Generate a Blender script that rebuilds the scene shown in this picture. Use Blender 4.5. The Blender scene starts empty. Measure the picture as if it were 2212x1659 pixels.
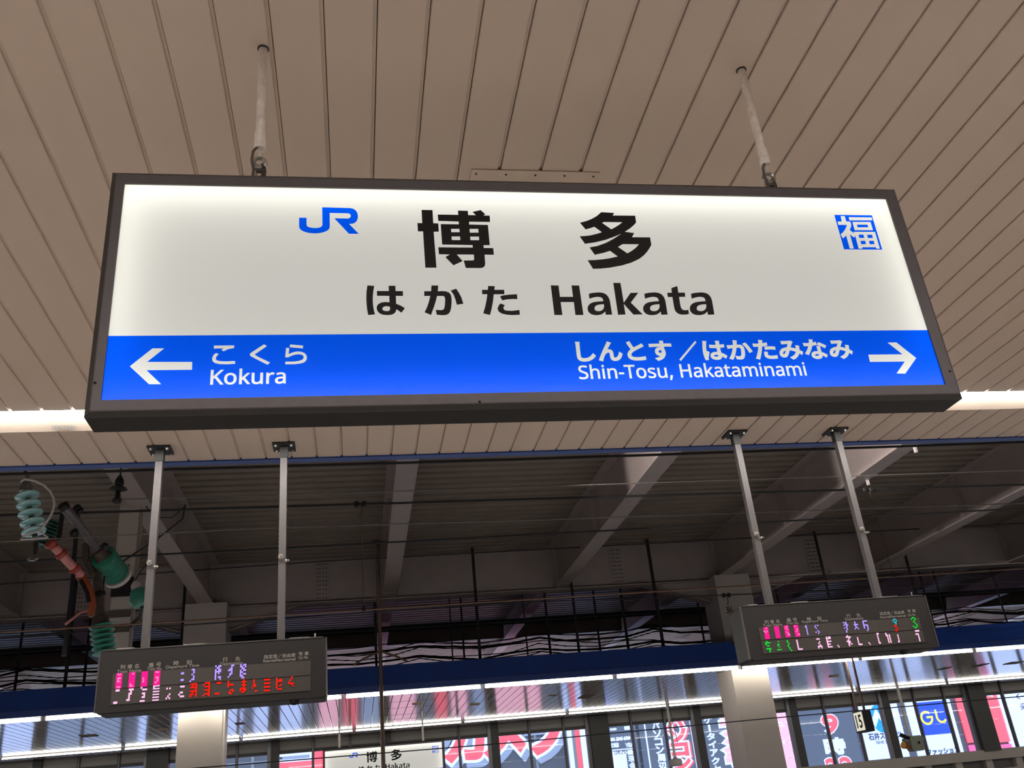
import bpy, math, random
import numpy as np
from mathutils import Vector, Matrix
from mathutils.geometry import delaunay_2d_cdt, interpolate_bezier

random.seed(7)
S = bpy.context.scene
COL = S.collection

# ------------------------------------------------------------------ camera, world, exposure
# world: X along the platform, Y across the tracks, Z up; the camera (eye height on the platform) is the origin
F_PX, PW, PH = 1993.587, 2212, 1659
RC = np.array([[0.98498109, -0.14788693, -0.08911627],
               [-0.0165036, 0.43312915, -0.90118077],
               [0.17187171, 0.88911675, 0.42418335]])
cam = bpy.data.cameras.new('camera'); cam.sensor_width = 36; cam.lens = F_PX / PW * 36
cam.clip_start = 0.05; cam.clip_end = 300
camo = bpy.data.objects.new('camera', cam); COL.objects.link(camo)
camo.matrix_world = Matrix(((RC[0][0], -RC[1][0], -RC[2][0], 0), (RC[0][1], -RC[1][1], -RC[2][1], 0),
                            (RC[0][2], -RC[1][2], -RC[2][2], 0), (0, 0, 0, 1)))
S.camera = camo
w = bpy.data.worlds.new('world'); S.world = w; w.use_nodes = True
w.node_tree.nodes['Background'].inputs['Color'].default_value = (0.72, 0.83, 1.0, 1)
w.node_tree.nodes['Background'].inputs['Strength'].default_value = 2.0
S.view_settings.view_transform = 'Standard'; S.view_settings.look = 'None'
S.view_settings.gamma = 1; S.view_settings.exposure = 0.0; S.view_settings.use_curve_mapping = False
NEAR_LAMP, FAR_LAMP = 47.0, 34.0        # radiance of the fluorescent rows over the two platforms
SIGN_BACK, SIGN_EDGE = 0.56, 3.4        # light sheet and edge tubes inside the lit name boards

def at(px, py, Y):
    d = RC.T @ np.array([(px - PW / 2) / F_PX, (py - PH / 2) / F_PX, 1.0]); d = d * (Y / d[1])
    return Vector(d)
def atz(px, py, Z):
    d = RC.T @ np.array([(px - PW / 2) / F_PX, (py - PH / 2) / F_PX, 1.0]); d = d * (Z / d[2])
    return Vector(d)

# ------------------------------------------------------------------ materials
def lin(c):
    return tuple((v / 255 / 12.92) if v / 255 <= 0.04045 else ((v / 255 + 0.055) / 1.055) ** 2.4 for v in c) + (1,)
MATS = {}
def mat(name, col, rough=0.5, metal=0.0, var=0.12, scale=6.0, bump=0.0, spec=0.5, stretch=(1, 1, 1), coat=0.0):
    m = bpy.data.materials.new(name); m.use_nodes = True; MATS[name] = m
    nt = m.node_tree; b = nt.nodes['Principled BSDF']
    b.inputs['Roughness'].default_value = rough; b.inputs['Metallic'].default_value = metal
    b.inputs['Specular IOR Level'].default_value = spec; b.inputs['Coat Weight'].default_value = coat
    b.inputs['Coat Roughness'].default_value = 0.15
    tc = nt.nodes.new('ShaderNodeTexCoord'); mp = nt.nodes.new('ShaderNodeMapping')
    nz = nt.nodes.new('ShaderNodeTexNoise'); cr = nt.nodes.new('ShaderNodeValToRGB')
    mp.inputs['Scale'].default_value = stretch
    nz.inputs['Scale'].default_value = scale; nz.inputs['Detail'].default_value = 6
    c = lin(col)
    cr.color_ramp.elements[0].color = tuple(v * (1 - var) for v in c[:3]) + (1,)
    cr.color_ramp.elements[1].color = tuple(min(1, v * (1 + var)) for v in c[:3]) + (1,)
    cr.color_ramp.elements[0].position = 0.3; cr.color_ramp.elements[1].position = 0.7
    L = nt.links.new
    L(tc.outputs['Object'], mp.inputs['Vector']); L(mp.outputs['Vector'], nz.inputs['Vector'])
    L(nz.outputs['Fac'], cr.inputs['Fac']); L(cr.outputs['Color'], b.inputs['Base Color'])
    if bump:
        bp = nt.nodes.new('ShaderNodeBump'); bp.inputs['Strength'].default_value = bump; bp.inputs['Distance'].default_value = 0.01
        L(nz.outputs['Fac'], bp.inputs['Height']); L(bp.outputs['Normal'], b.inputs['Normal'])
    return m
def emit(name, col, strength):
    m = bpy.data.materials.new(name); m.use_nodes = True; MATS[name] = m
    nt = m.node_tree; nt.nodes.clear()
    o = nt.nodes.new('ShaderNodeOutputMaterial'); e = nt.nodes.new('ShaderNodeEmission')
    e.inputs['Color'].default_value = lin(col); e.inputs['Strength'].default_value = strength
    nt.links.new(e.outputs[0], o.inputs[0]); return m
def film(name, col, gloss=0.04):
    """translucent printed face of a light box: lit from the lamps behind it"""
    m = bpy.data.materials.new(name); m.use_nodes = True; MATS[name] = m
    nt = m.node_tree; nt.nodes.clear(); N = nt.nodes.new; L = nt.links.new
    o = N('ShaderNodeOutputMaterial'); t = N('ShaderNodeBsdfTranslucent'); d = N('ShaderNodeBsdfDiffuse')
    g = N('ShaderNodeBsdfGlossy'); m1 = N('ShaderNodeMixShader'); m2 = N('ShaderNodeMixShader')
    t.inputs['Color'].default_value = col + (1,); d.inputs['Color'].default_value = tuple(v * 0.8 for v in col) + (1,)
    g.inputs['Roughness'].default_value = 0.12
    m1.inputs[0].default_value = 0.05; m2.inputs[0].default_value = gloss
    L(t.outputs[0], m1.inputs[1]); L(d.outputs[0], m1.inputs[2]); L(m1.outputs[0], m2.inputs[1]); L(g.outputs[0], m2.inputs[2])
    L(m2.outputs[0], o.inputs[0]); return m
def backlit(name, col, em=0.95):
    """printed face of a hoarding; its emission stands in for daylight and backlighting"""
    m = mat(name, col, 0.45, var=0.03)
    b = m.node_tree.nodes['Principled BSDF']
    b.inputs['Emission Color'].default_value = lin(col); b.inputs['Emission Strength'].default_value = em  # glow put into the print so the hoardings look daylit
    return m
def glass(name):
    m = bpy.data.materials.new(name); m.use_nodes = True; MATS[name] = m
    nt = m.node_tree; nt.nodes.clear(); N = nt.nodes.new; L = nt.links.new
    o = N('ShaderNodeOutputMaterial'); t = N('ShaderNodeBsdfTransparent'); g = N('ShaderNodeBsdfGlossy')
    fr = N('ShaderNodeFresnel'); mx = N('ShaderNodeMixShader')
    t.inputs['Color'].default_value = (0.93, 0.95, 0.97, 1); g.inputs['Roughness'].default_value = 0.0
    fr.inputs['IOR'].default_value = 1.2
    L(fr.outputs[0], mx.inputs[0]); L(t.outputs[0], mx.inputs[1]); L(g.outputs[0], mx.inputs[2]); L(mx.outputs[0], o.inputs[0])
    return m

mat('plank', (201, 184, 170), 0.45, spec=0.3, var=0.035, scale=1.1, bump=0.02, stretch=(2.5, 0.5, 1))
mat('plank_gap', (78, 70, 64), 0.8)
mat('far_plank', (136, 131, 128), 0.13, var=0.04, scale=1.3, bump=0.03, stretch=(1, 1.2, 1), spec=0.9)
mat('white_paint', (205, 198, 190), 0.4, var=0.04)
mat('cream_trough', (232, 214, 198), 0.5, var=0.02)
mat('pole_paint', (228, 217, 208), 0.5, var=0.16, scale=38, bump=0.15)
mat('steel_dark', (70, 66, 64), 0.4, metal=0.6, var=0.25, scale=40)
mat('steel_bright', (160, 156, 150), 0.3, metal=0.8, var=0.2, scale=40)
mat('frame_dark', (25, 23, 23), 0.5, var=0.06, scale=30)
mat('frame_front', (86, 81, 83), 0.48, metal=0.55, var=0.05, scale=30)
mat('housing', (15, 14, 14), 0.6, spec=0.3, var=0.08)
mat('liner', (235, 235, 232), 0.6, var=0.01)
mat('ink_black', (17, 15, 15), 0.5, spec=0.2, var=0.05)
mat('ink_print', (165, 160, 152), 0.5, var=0.02)
mat('board_case', (28, 25, 24), 0.5, var=0.06, scale=14)
mat('board_screen', (66, 61, 58), 0.4, var=0.08, scale=60)
mat('alu', (80, 76, 76), 0.45, metal=0.2, var=0.06, scale=20)
mat('fascia_blue', (26, 62, 136), 0.4, var=0.08, scale=2)
mat('fascia_under', (120, 112, 106), 0.6, var=0.06)
mat('deck', (134, 120, 108), 0.5, var=0.1, scale=1.5)
mat('beam', (158, 144, 138), 0.42, var=0.07, scale=2.0)
mat('column_paint', (180, 169, 159), 0.45, var=0.05, scale=1.5)
mat('wire_black', (26, 24, 24), 0.6, var=0.2, scale=30)
mat('wire_bronze', (112, 84, 66), 0.4, metal=0.6, var=0.15, scale=30)
mat('wire_grey', (128, 120, 114), 0.4, metal=0.5, var=0.15, scale=30)
mat('porcelain', (158, 205, 205), 0.15, var=0.07, coat=0.6, scale=20)
mat('green_insulator', (62, 138, 116), 0.4, var=0.1, scale=16)
mat('green_dark', (54, 98, 84), 0.4, var=0.12, scale=16)
mat('red_rod', (168, 62, 50), 0.4, var=0.15, scale=14)
mat('red_band', (214, 138, 132), 0.4, var=0.1, scale=14)
mat('orange_rod', (158, 74, 38), 0.45, var=0.15, scale=14)
mat('rope_white', (206, 196, 192), 0.5, var=0.06)
mat('tube_grey', (112, 106, 108), 0.4, metal=0.3, var=0.12, scale=14)
mat('bracket_brown', (84, 72, 62), 0.6, var=0.15, scale=14)
mat('pole_brown', (112, 88, 74), 0.5, var=0.12, scale=14)
mat('fixture', (196, 190, 186), 0.4, var=0.03)
mat('panel_dark', (100, 95, 92), 0.5, var=0.06, scale=1.2)
mat('wall_panel', (148, 140, 136), 0.5, var=0.05, scale=1.2)
mat('mullion', (128, 128, 132), 0.4, metal=0.3, var=0.05)
mat('mullion_dark', (70, 66, 64), 0.5, var=0.05)
mat('concrete', (204, 199, 193), 0.7, var=0.08, scale=2)
mat('ballast', (140, 133, 126), 0.9, var=0.3, scale=14, bump=0.4)
mat('camera_box', (128, 132, 116), 0.5, var=0.08)
mat('brass', (190, 128, 60), 0.3, metal=0.7, var=0.1)
mat('speaker_tan', (150, 126, 92), 0.6, var=0.1)
mat('vent_dark', (96, 76, 60), 0.7, var=0.1)
film('face_white', (0.93, 0.925, 0.895), 0.02); film('face_blue', (0.0, 0.115, 1.15), 0.006)
film('letter_white', (0.93, 0.94, 0.92))
emit('lamp_near', (255, 250, 244), NEAR_LAMP); emit('lamp_far', (255, 252, 240), FAR_LAMP); emit('lamp_rear', (255, 252, 240), FAR_LAMP * .28)
emit('box_sheet', (255, 253, 247), SIGN_BACK); emit('box_tube', (255, 253, 244), SIGN_EDGE)
emit('led_magenta', (255, 36, 150), 1.0); emit('led_pink', (255, 190, 225), 1.25); emit('led_violet', (178, 150, 255), 1.2)
emit('led_red', (255, 34, 18), 1.0); emit('led_green', (30, 225, 60), 0.9); emit('led_cyan', (60, 200, 210), 0.9)
emit('number_face', (232, 226, 205), 0.95)
glass('glass')
mat('facade', (112, 116, 128), 0.3, var=0.06, scale=0.5)
mat('facade_joint', (150, 156, 170), 0.5, var=0.03)
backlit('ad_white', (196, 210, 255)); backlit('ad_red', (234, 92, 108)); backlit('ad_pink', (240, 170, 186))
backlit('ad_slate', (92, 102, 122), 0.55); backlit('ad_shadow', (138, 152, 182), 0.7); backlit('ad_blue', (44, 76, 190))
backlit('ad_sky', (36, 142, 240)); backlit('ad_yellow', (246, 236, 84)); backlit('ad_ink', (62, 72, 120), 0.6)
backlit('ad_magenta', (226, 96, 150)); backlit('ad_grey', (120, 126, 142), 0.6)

# ------------------------------------------------------------------ mesh building
ORG = {}
class MB:
    def __init__(s): s.v = []; s.f = []
    def add(s, vs, fs):
        n = len(s.v); s.v += [tuple(p) for p in vs]; s.f += [tuple(i + n for i in f) for f in fs]; return s
    def box(s, x0, x1, y0, y1, z0, z1):
        return s.add([(x0, y0, z0), (x1, y0, z0), (x1, y1, z0), (x0, y1, z0), (x0, y0, z1), (x1, y0, z1), (x1, y1, z1), (x0, y1, z1)],
                     [(0, 3, 2, 1), (4, 5, 6, 7), (0, 1, 5, 4), (1, 2, 6, 5), (2, 3, 7, 6), (3, 0, 4, 7)])
    def cbox(s, x0, x1, y0, y1, z0, z1, c):
        """box with its vertical-section edges chamfered by c (profile in x and z)"""
        P = [(x0 + c, z0), (x1 - c, z0), (x1, z0 + c), (x1, z1 - c), (x1 - c, z1), (x0 + c, z1), (x0, z1 - c), (x0, z0 + c)]
        return s.prism(P, y0, y1)
    def prism(s, P, y0, y1):
        n = len(P); vs = [(x, y0, z) for x, z in P] + [(x, y1, z) for x, z in P]
        fs = [tuple(range(n)), tuple(range(2 * n - 1, n - 1, -1))] + [(i + n, (i + 1) % n + n, (i + 1) % n, i) for i in range(n)]
        return s.add(vs, fs)
    def prism_x(s, P, x0, x1):          # profile (y, z) swept along x
        n = len(P); vs = [(x0, y, z) for y, z in P] + [(x1, y, z) for y, z in P]
        fs = [tuple(range(n - 1, -1, -1)), tuple(range(n, 2 * n))] + [(i, (i + 1) % n, (i + 1) % n + n, i + n) for i in range(n)]
        return s.add(vs, fs)
    def tube(s, pts, r, n=8, caps=True):
        pts = [Vector(p) for p in pts]; rs = r if isinstance(r, (list, tuple)) else [r] * len(pts)
        t0 = (pts[1] - pts[0]).normalized(); a = t0.orthogonal().normalized(); base = len(s.v)
        for i, p in enumerate(pts):
            t = (pts[min(i + 1, len(pts) - 1)] - pts[max(i - 1, 0)]).normalized()
            a = (a - t * a.dot(t)).normalized(); b = t.cross(a)
            for k in range(n):
                g = 2 * math.pi * k / n; s.v.append(tuple(p + (a * math.cos(g) + b * math.sin(g)) * rs[i]))
        for i in range(len(pts) - 1):
            for k in range(n):
                q = base + i * n; s.f.append((q + k, q + (k + 1) % n, q + n + (k + 1) % n, q + n + k))
        if caps:
            s.f.append(tuple(base + k for k in range(n - 1, -1, -1)))
            e = base + (len(pts) - 1) * n; s.f.append(tuple(e + k for k in range(n)))
        return s
    def lathe(s, p, q, prof, n=16):     # prof: (t along p->q, radius)
        p = Vector(p); q = Vector(q); return s.tube2([p.lerp(q, t) for t, _ in prof], [r for _, r in prof], (q - p).normalized(), n)
    def tube2(s, pts, rs, t, n):
        a = t.orthogonal().normalized(); b = t.cross(a); base = len(s.v)
        for p, r in zip(pts, rs):
            for k in range(n):
                g = 2 * math.pi * k / n; s.v.append(tuple(p + (a * math.cos(g) + b * math.sin(g)) * r))
        for i in range(len(pts) - 1):
            for k in range(n):
                q = base + i * n; s.f.append((q + k, q + (k + 1) % n, q + n + (k + 1) % n, q + n + k))
        s.f.append(tuple(base + k for k in range(n - 1, -1, -1))); e = base + (len(pts) - 1) * n
        s.f.append(tuple(e + k for k in range(n))); return s
    def ring(s, c, nrm, R, r, n=18, m=7, arc=2 * math.pi, start=0.0):
        c = Vector(c); nrm = Vector(nrm).normalized(); a = nrm.orthogonal().normalized(); b = nrm.cross(a)
        k = n if arc > 6.2 else n + 1
        P = [c + (a * math.cos(start + arc * i / n) + b * math.sin(start + arc * i / n)) * R for i in range(k)]
        if arc > 6.2: P.append(P[0])
        return s.tube(P, r, m)
    def build(s, name, m, parent=None, smooth=False, label=None):
        if parent is not None: o0 = ORG[parent.name]
        else:
            A = np.array(s.v); o0 = Vector(((A[:, 0].min() + A[:, 0].max()) / 2, (A[:, 1].min() + A[:, 1].max()) / 2, A[:, 2].min()))
        me = bpy.data.meshes.new(name)
        me.from_pydata([(x - o0[0], y - o0[1], z - o0[2]) for x, y, z in s.v], [], s.f)
        me.materials.append(MATS[m]); me.update()
        if smooth:
            me.polygons.foreach_set('use_smooth', [True] * len(me.polygons)); me.set_sharp_from_angle(angle=math.radians(40))
        o = bpy.data.objects.new(name, me); COL.objects.link(o)
        if parent is not None: o.parent = parent
        else: o.location = o0
        ORG[o.name] = o0
        if label: o['label'] = label
        return o
def thing(name, label, cat, loc, group=None, kind=None):
    o = bpy.data.objects.new(name, None); COL.objects.link(o); o.location = loc; o.empty_display_size = 0.1
    ORG[o.name] = Vector(loc)
    return tag(o, label, cat, group, kind)
def tag(o, label, cat, group=None, kind=None):
    o['label'] = label; o['category'] = cat
    if group: o['group'] = group
    if kind: o['kind'] = kind
    return o
def struct(o, label, cat):
    return tag(o, label, cat, None, 'structure')
def copy_tree(o, delta=(0, 0, 0), parent=None, label=None):
    c = o.copy(); COL.objects.link(c); c.parent = parent
    if parent is None:
        c.location = o.location + Vector(delta)
        if label: c['label'] = label
    for ch in list(o.children): copy_tree(ch, parent=c)
    ORG[c.name] = ORG.get(o.name, Vector()) + Vector(delta); return c

# ------------------------------------------------------------------ flat print: contours, fills, lettering
def bez(splines, n=4):
    out = []
    for sp in splines:
        bp = list(sp.bezier_points); P = []
        for i, a in enumerate(bp):
            b = bp[(i + 1) % len(bp)]; ch = b.co - a.co
            if (a.handle_right - a.co).cross(ch).length < 1e-4 and (b.handle_left - b.co).cross(ch).length < 1e-4: P.append(tuple(a.co[:2]))
            else: P += [tuple(p[:2]) for p in interpolate_bezier(a.co, a.handle_right, b.handle_left, b.co, n + 1)[:-1]]
        if len(P) > 2: out.append(P)
    return out
GCACHE = {}
def glyphs(text):
    """contours of a text in Blender's built-in font"""
    if text in GCACHE: return GCACHE[text]
    c = bpy.data.curves.new('tmp', 'FONT'); c.body = text
    o = bpy.data.objects.new('tmp', c); COL.objects.link(o)
    dg = bpy.context.evaluated_depsgraph_get(); dg.update()
    ob = o.evaluated_get(dg); r = bez(ob.to_curve(dg).splines); ob.to_curve_clear()
    bpy.data.objects.remove(o); bpy.data.curves.remove(c); GCACHE[text] = r
    return r
LATIN = {",":[215,[[154,84,136,23,111,-42,85,-103,33,-103,49,-38,63,31,73,93,148,93]]],"-":[258,[[32,184,32,246,226,246,226,184]]],"H":[594,[[516,0,443,0,443,267,150,267,150,0,78,0,78,573,150,573,150,330,443,330,443,573,516,573]]],"K":[496,[[496,0,411,0,209,273,150,222,150,0,78,0,78,573,150,573,150,290,199,345,249,399,403,573,488,573,261,323]]],"S":[440,[[403,153,401,128,396,106,389,85,378,66,364,49,348,35,328,22,307,11,283,3,257,-3,228,-7,198,-8,137,-5,83,4,41,19,41,88,56,82,73,76,92,70,113,65,134,60,156,57,179,55,201,55,222,55,240,57,257,61,273,66,286,72,298,79,308,88,316,98,322,109,327,120,329,133,330,147,330,160,327,173,324,184,318,194,311,204,302,213,291,221,277,230,261,238,242,247,220,255,196,265,178,272,161,279,146,286,131,294,118,302,106,311,95,320,85,330,76,340,69,351,63,363,57,375,53,389,50,403,49,418,48,435,50,457,54,477,61,496,71,513,84,528,99,542,116,553,136,563,157,571,180,576,205,579,231,581,254,580,276,578,297,576,318,572,337,567,355,562,372,555,389,549,366,487,351,493,336,499,319,504,302,508,284,512,266,515,248,517,229,517,212,517,196,515,182,511,169,507,158,501,148,494,140,486,133,478,128,468,124,457,122,446,121,434,122,420,124,407,128,396,133,386,140,376,149,367,160,359,172,351,187,343,204,335,224,327,246,318,270,309,293,299,313,289,332,279,348,268,362,255,374,242,385,228,392,212,398,194,401,175]]],"T":[446,[[259,0,187,0,187,509,8,509,8,573,437,573,437,509,259,509]]],"a":[450,[[231,437,268,435,299,428,326,418,347,403,364,383,376,358,383,328,385,293,385,0,334,0,320,61,317,61,307,50,298,40,288,30,279,22,268,15,258,9,246,3,234,-1,220,-4,206,-6,190,-8,172,-8,154,-7,136,-5,119,0,103,6,88,13,75,23,64,34,55,48,47,63,41,80,38,99,37,119,40,150,50,176,65,199,87,219,116,234,152,245,194,253,243,257,316,259,316,285,315,309,310,330,303,347,293,359,280,368,265,375,247,379,227,380,210,379,194,378,178,374,163,370,106,347,84,400,99,408,115,414,132,421,151,426,170,431,190,434,210,436],[252,208,215,205,184,200,159,192,141,182,127,170,118,155,112,138,110,119,111,102,115,87,122,75,132,66,144,58,157,53,172,50,188,49,215,51,238,56,260,66,279,79,295,96,306,117,313,142,315,172,315,210]]],"h":[496,[[139,431,138,399,135,370,140,370,147,381,155,391,164,400,174,407,185,414,196,420,208,425,221,429,233,433,247,435,260,437,273,437,298,436,321,433,342,428,360,421,377,411,391,400,403,386,413,370,421,351,426,330,430,306,431,280,431,0,361,0,361,275,359,299,355,321,348,338,338,353,324,364,308,372,288,377,265,379,242,377,222,374,204,368,189,360,177,350,166,338,157,324,150,308,145,289,142,269,139,246,139,222,139,0,68,0,68,609,139,609]]],"i":[207,[[139,430,139,0,68,0,68,430],[104,591,112,590,119,588,126,585,133,580,138,574,142,566,144,557,145,546,144,536,142,526,138,519,133,512,126,508,119,504,112,502,104,501,96,502,88,504,81,508,75,512,69,519,66,526,63,536,63,546,63,557,66,566,69,574,75,580,81,585,88,588,96,590]]],"k":[428,[[138,291,137,257,135,221,138,221,152,240,172,264,189,285,326,430,409,430,235,246,421,0,336,0,187,200,138,158,138,0,68,0,68,609,138,609]]],"m":[750,[[540,438,574,436,603,429,628,417,649,401,665,379,676,352,683,319,685,280,685,0,615,0,615,277,614,300,610,321,603,338,594,353,582,364,567,372,549,377,528,379,499,376,474,369,454,358,438,342,426,322,418,298,413,270,411,237,411,0,342,0,342,277,341,293,339,308,336,321,332,333,327,344,320,353,312,361,303,367,293,372,281,376,268,378,253,379,233,377,215,374,199,368,185,360,174,350,164,338,156,324,150,308,145,290,141,269,139,247,139,223,139,0,68,0,68,430,125,430,136,371,140,371,147,382,155,392,163,401,173,409,183,416,194,422,205,427,217,431,229,434,241,436,254,437,266,438,290,437,312,433,332,428,349,420,365,410,378,398,389,383,398,366,402,366,414,383,427,398,443,410,461,420,480,428,499,433,519,437]]],"n":[496,[[275,438,311,436,343,429,369,417,391,401,409,379,421,352,428,319,431,280,431,0,361,0,361,275,359,299,355,321,348,338,338,353,324,364,308,372,288,377,265,379,232,376,204,368,182,356,166,338,154,316,146,289,140,258,139,223,139,0,68,0,68,430,125,430,136,371,140,371,147,382,156,392,165,401,175,409,186,416,198,422,210,427,222,431,235,434,248,436,262,437]]],"o":[485,[[442,216,441,190,438,165,434,142,428,121,420,101,411,82,400,66,388,51,374,37,359,25,342,15,324,7,305,0,285,-4,264,-7,241,-8,221,-7,200,-4,181,0,163,7,145,15,129,25,114,37,100,51,88,66,77,82,67,101,59,121,52,142,48,165,45,190,44,216,46,250,50,282,58,310,68,336,81,360,97,380,116,397,137,412,161,423,186,431,214,436,244,438,272,436,299,431,324,423,347,412,368,397,387,380,403,360,417,336,428,310,436,282,440,250],[117,216,118,191,120,169,125,147,130,128,138,110,147,95,159,82,172,71,187,62,203,56,222,52,243,51,264,52,282,56,299,62,314,71,327,82,339,95,348,110,356,128,361,147,366,169,368,191,369,216,368,240,365,263,361,284,355,303,348,320,338,335,327,348,314,359,299,367,282,374,263,377,242,379,212,376,185,368,164,354,147,335,134,311,124,284,119,252]]],"r":[331,[[269,438,295,437,319,433,310,368,287,372,264,374,252,373,240,371,228,368,217,363,206,358,195,351,186,343,176,334,168,324,161,313,154,301,149,289,144,275,141,261,139,245,139,229,139,0,68,0,68,430,126,430,134,351,137,351,144,363,152,374,161,385,170,395,180,404,191,413,202,420,214,426,227,431,240,435,254,437]]],"s":[384,[[348,119,347,99,343,80,336,64,327,49,316,36,302,24,286,14,268,6,248,0,226,-4,202,-7,176,-8,155,-8,135,-6,116,-4,99,-1,83,3,68,8,55,13,42,19,42,83,55,77,70,71,86,65,104,60,122,55,141,52,159,50,178,49,203,50,224,53,242,59,256,66,266,76,274,86,278,99,280,112,271,141,266,148,259,154,250,160,239,167,227,173,212,180,194,188,174,196,154,204,135,212,118,220,103,228,89,236,76,245,66,255,57,266,50,278,45,292,42,307,41,324,44,350,52,372,66,392,85,408,109,421,137,430,168,436,202,438,221,437,240,436,258,434,275,430,292,426,308,421,324,415,339,409,315,353,258,372,243,376,228,378,213,380,197,380,177,379,159,377,144,372,131,366,121,358,114,350,110,339,108,328,109,319,111,312,114,304,119,298,125,292,133,286,142,280,154,274,219,246,239,239,257,231,274,223,289,215,302,206,314,197,324,187,333,176,339,164,344,150,347,135]]],"t":[289,[[212,50,245,53,272,59,272,5,240,-4,200,-8,183,-7,167,-5,152,-1,138,4,124,11,112,20,101,31,91,44,84,60,78,79,75,100,74,125,74,375,13,375,13,409,75,437,103,528,144,528,144,430,269,430,269,375,144,375,144,127,146,108,149,93,155,79,163,69,173,60,185,54,198,51]]],"u":[496,[[427,430,427,0,370,0,359,57,356,57,349,46,340,36,331,28,321,20,310,13,298,8,286,3,273,-1,260,-4,247,-6,234,-8,220,-8,195,-7,173,-4,152,1,134,8,117,18,103,29,91,43,81,59,73,78,68,99,64,122,63,148,63,430,135,430,135,153,136,129,141,108,148,91,158,76,171,65,188,57,207,52,230,51,253,52,273,55,291,61,306,69,319,79,330,91,338,105,345,121,350,140,354,160,356,182,357,206,357,430]]]}
def latin(text):
    x = 0; out = []
    for ch in text:
        if ch == ' ': x += 215; continue
        adv, cs = LATIN[ch]
        out += [[((c[i] + x) / 1000, c[i + 1] / 1000) for i in range(0, len(c), 2)] for c in cs]; x += adv
    return out
def area(P): return sum(P[i - 1][0] * P[i][1] - P[i][0] * P[i - 1][1] for i in range(len(P))) / 2
def bold(cs, d):
    if not d: return cs
    sg = 1 if area(max(cs, key=lambda c: abs(area(c)))) > 0 else -1; out = []
    for P in cs:
        n = len(P); Q = []
        for i in range(n):
            a, b, c = P[i - 1], P[i], P[(i + 1) % n]
            e1 = Vector((b[0] - a[0], b[1] - a[1])); e2 = Vector((c[0] - b[0], c[1] - b[1]))
            if e1.length < 1e-9 or e2.length < 1e-9: Q.append(b); continue
            e1.normalize(); e2.normalize(); m = Vector((e1.y + e2.y, -e1.x - e2.x)); L = m.length
            if L < 0.3: m = Vector((e1.y, -e1.x)); k = 1
            else: m /= L; k = min(2.0, 1 / max(0.3, m.dot(Vector((e1.y, -e1.x)))))
            Q.append((b[0] + sg * m.x * d * k, b[1] + sg * m.y * d * k))
        out.append(Q)
    return out
def fit(cs, x0, x1, z0, z1, keep=False):
    X = [p[0] for c in cs for p in c]; Z = [p[1] for c in cs for p in c]
    a, b, c_, d = min(X), max(X), min(Z), max(Z)
    sx = (x1 - x0) / max(b - a, 1e-6); sz = (z1 - z0) / max(d - c_, 1e-6)
    if keep:
        k = min(abs(sx), abs(sz)); mx, mz = (x0 + x1) / 2, (z0 + z1) / 2
        return [[(mx + (p[0] - (a + b) / 2) * k, mz + (p[1] - (c_ + d) / 2) * k) for p in c] for c in cs]
    return [[(x0 + (p[0] - a) * sx, z0 + (p[1] - c_) * sz) for p in c] for c in cs]
def wind(cs, X, Z):
    """winding number and crossing parity of points (X, Z)"""
    W = np.zeros(len(X), int); Pn = np.zeros(len(X), int)
    for c in cs:
        P = np.array(c); Q = np.roll(P, -1, 0)
        for (x0, z0), (x1, z1) in zip(P, Q):
            if z0 == z1: continue
            up = (z0 <= Z) & (z1 > Z); dn = (z1 <= Z) & (z0 > Z); h = up | dn
            xs = x0 + (Z - z0) * (x1 - x0) / (z1 - z0); r = h & (xs > X)
            W += np.where(r & up, 1, 0) - np.where(r & dn, 1, 0); Pn += r
    return W, Pn
def fill(groups, test):
    """triangulate all contours, keep triangles whose centre passes test(list of inside masks)"""
    vs = []; es = []
    for cs, rule in groups:
        for c in cs:
            n = len(vs); vs += [Vector(p) for p in c]; es += [(n + i, n + (i + 1) % len(c)) for i in range(len(c))]
    r = delaunay_2d_cdt(vs, es, [], 0, 1e-6); V, Fc = r[0], r[2]
    C = np.array([[sum(V[i][0] for i in f) / 3, sum(V[i][1] for i in f) / 3] for f in Fc])
    ins = []
    for cs, rule in groups:
        W, Pn = wind(cs, C[:, 0], C[:, 1]); ins.append(W != 0 if rule == 'nz' else Pn % 2 == 1)
    k = test(ins)
    return [tuple(p) for p in V], [f for f, q in zip(Fc, k) if q]
def flat(name, groups, test, y, m, parent, mapper=None, label=None):
    V, Fc = fill(groups, test); b = MB()
    mp = mapper or (lambda u, v: (u, y, v))
    used = sorted({i for f in Fc for i in f}); ix = {i: k for k, i in enumerate(used)}
    b.add([mp(*V[i]) for i in used], [tuple(ix[i] for i in f) for f in Fc])
    return b.build(name, m, parent, label=label)
def ink(name, cs, y, m, parent, rule='nz', mapper=None, label=None):
    return flat(name, [(cs, rule)], lambda i: i[0], y, m, parent, mapper, label)
def rect(x0, x1, z0, z1): return [[(x0, z0), (x1, z0), (x1, z1), (x0, z1)]]

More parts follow.
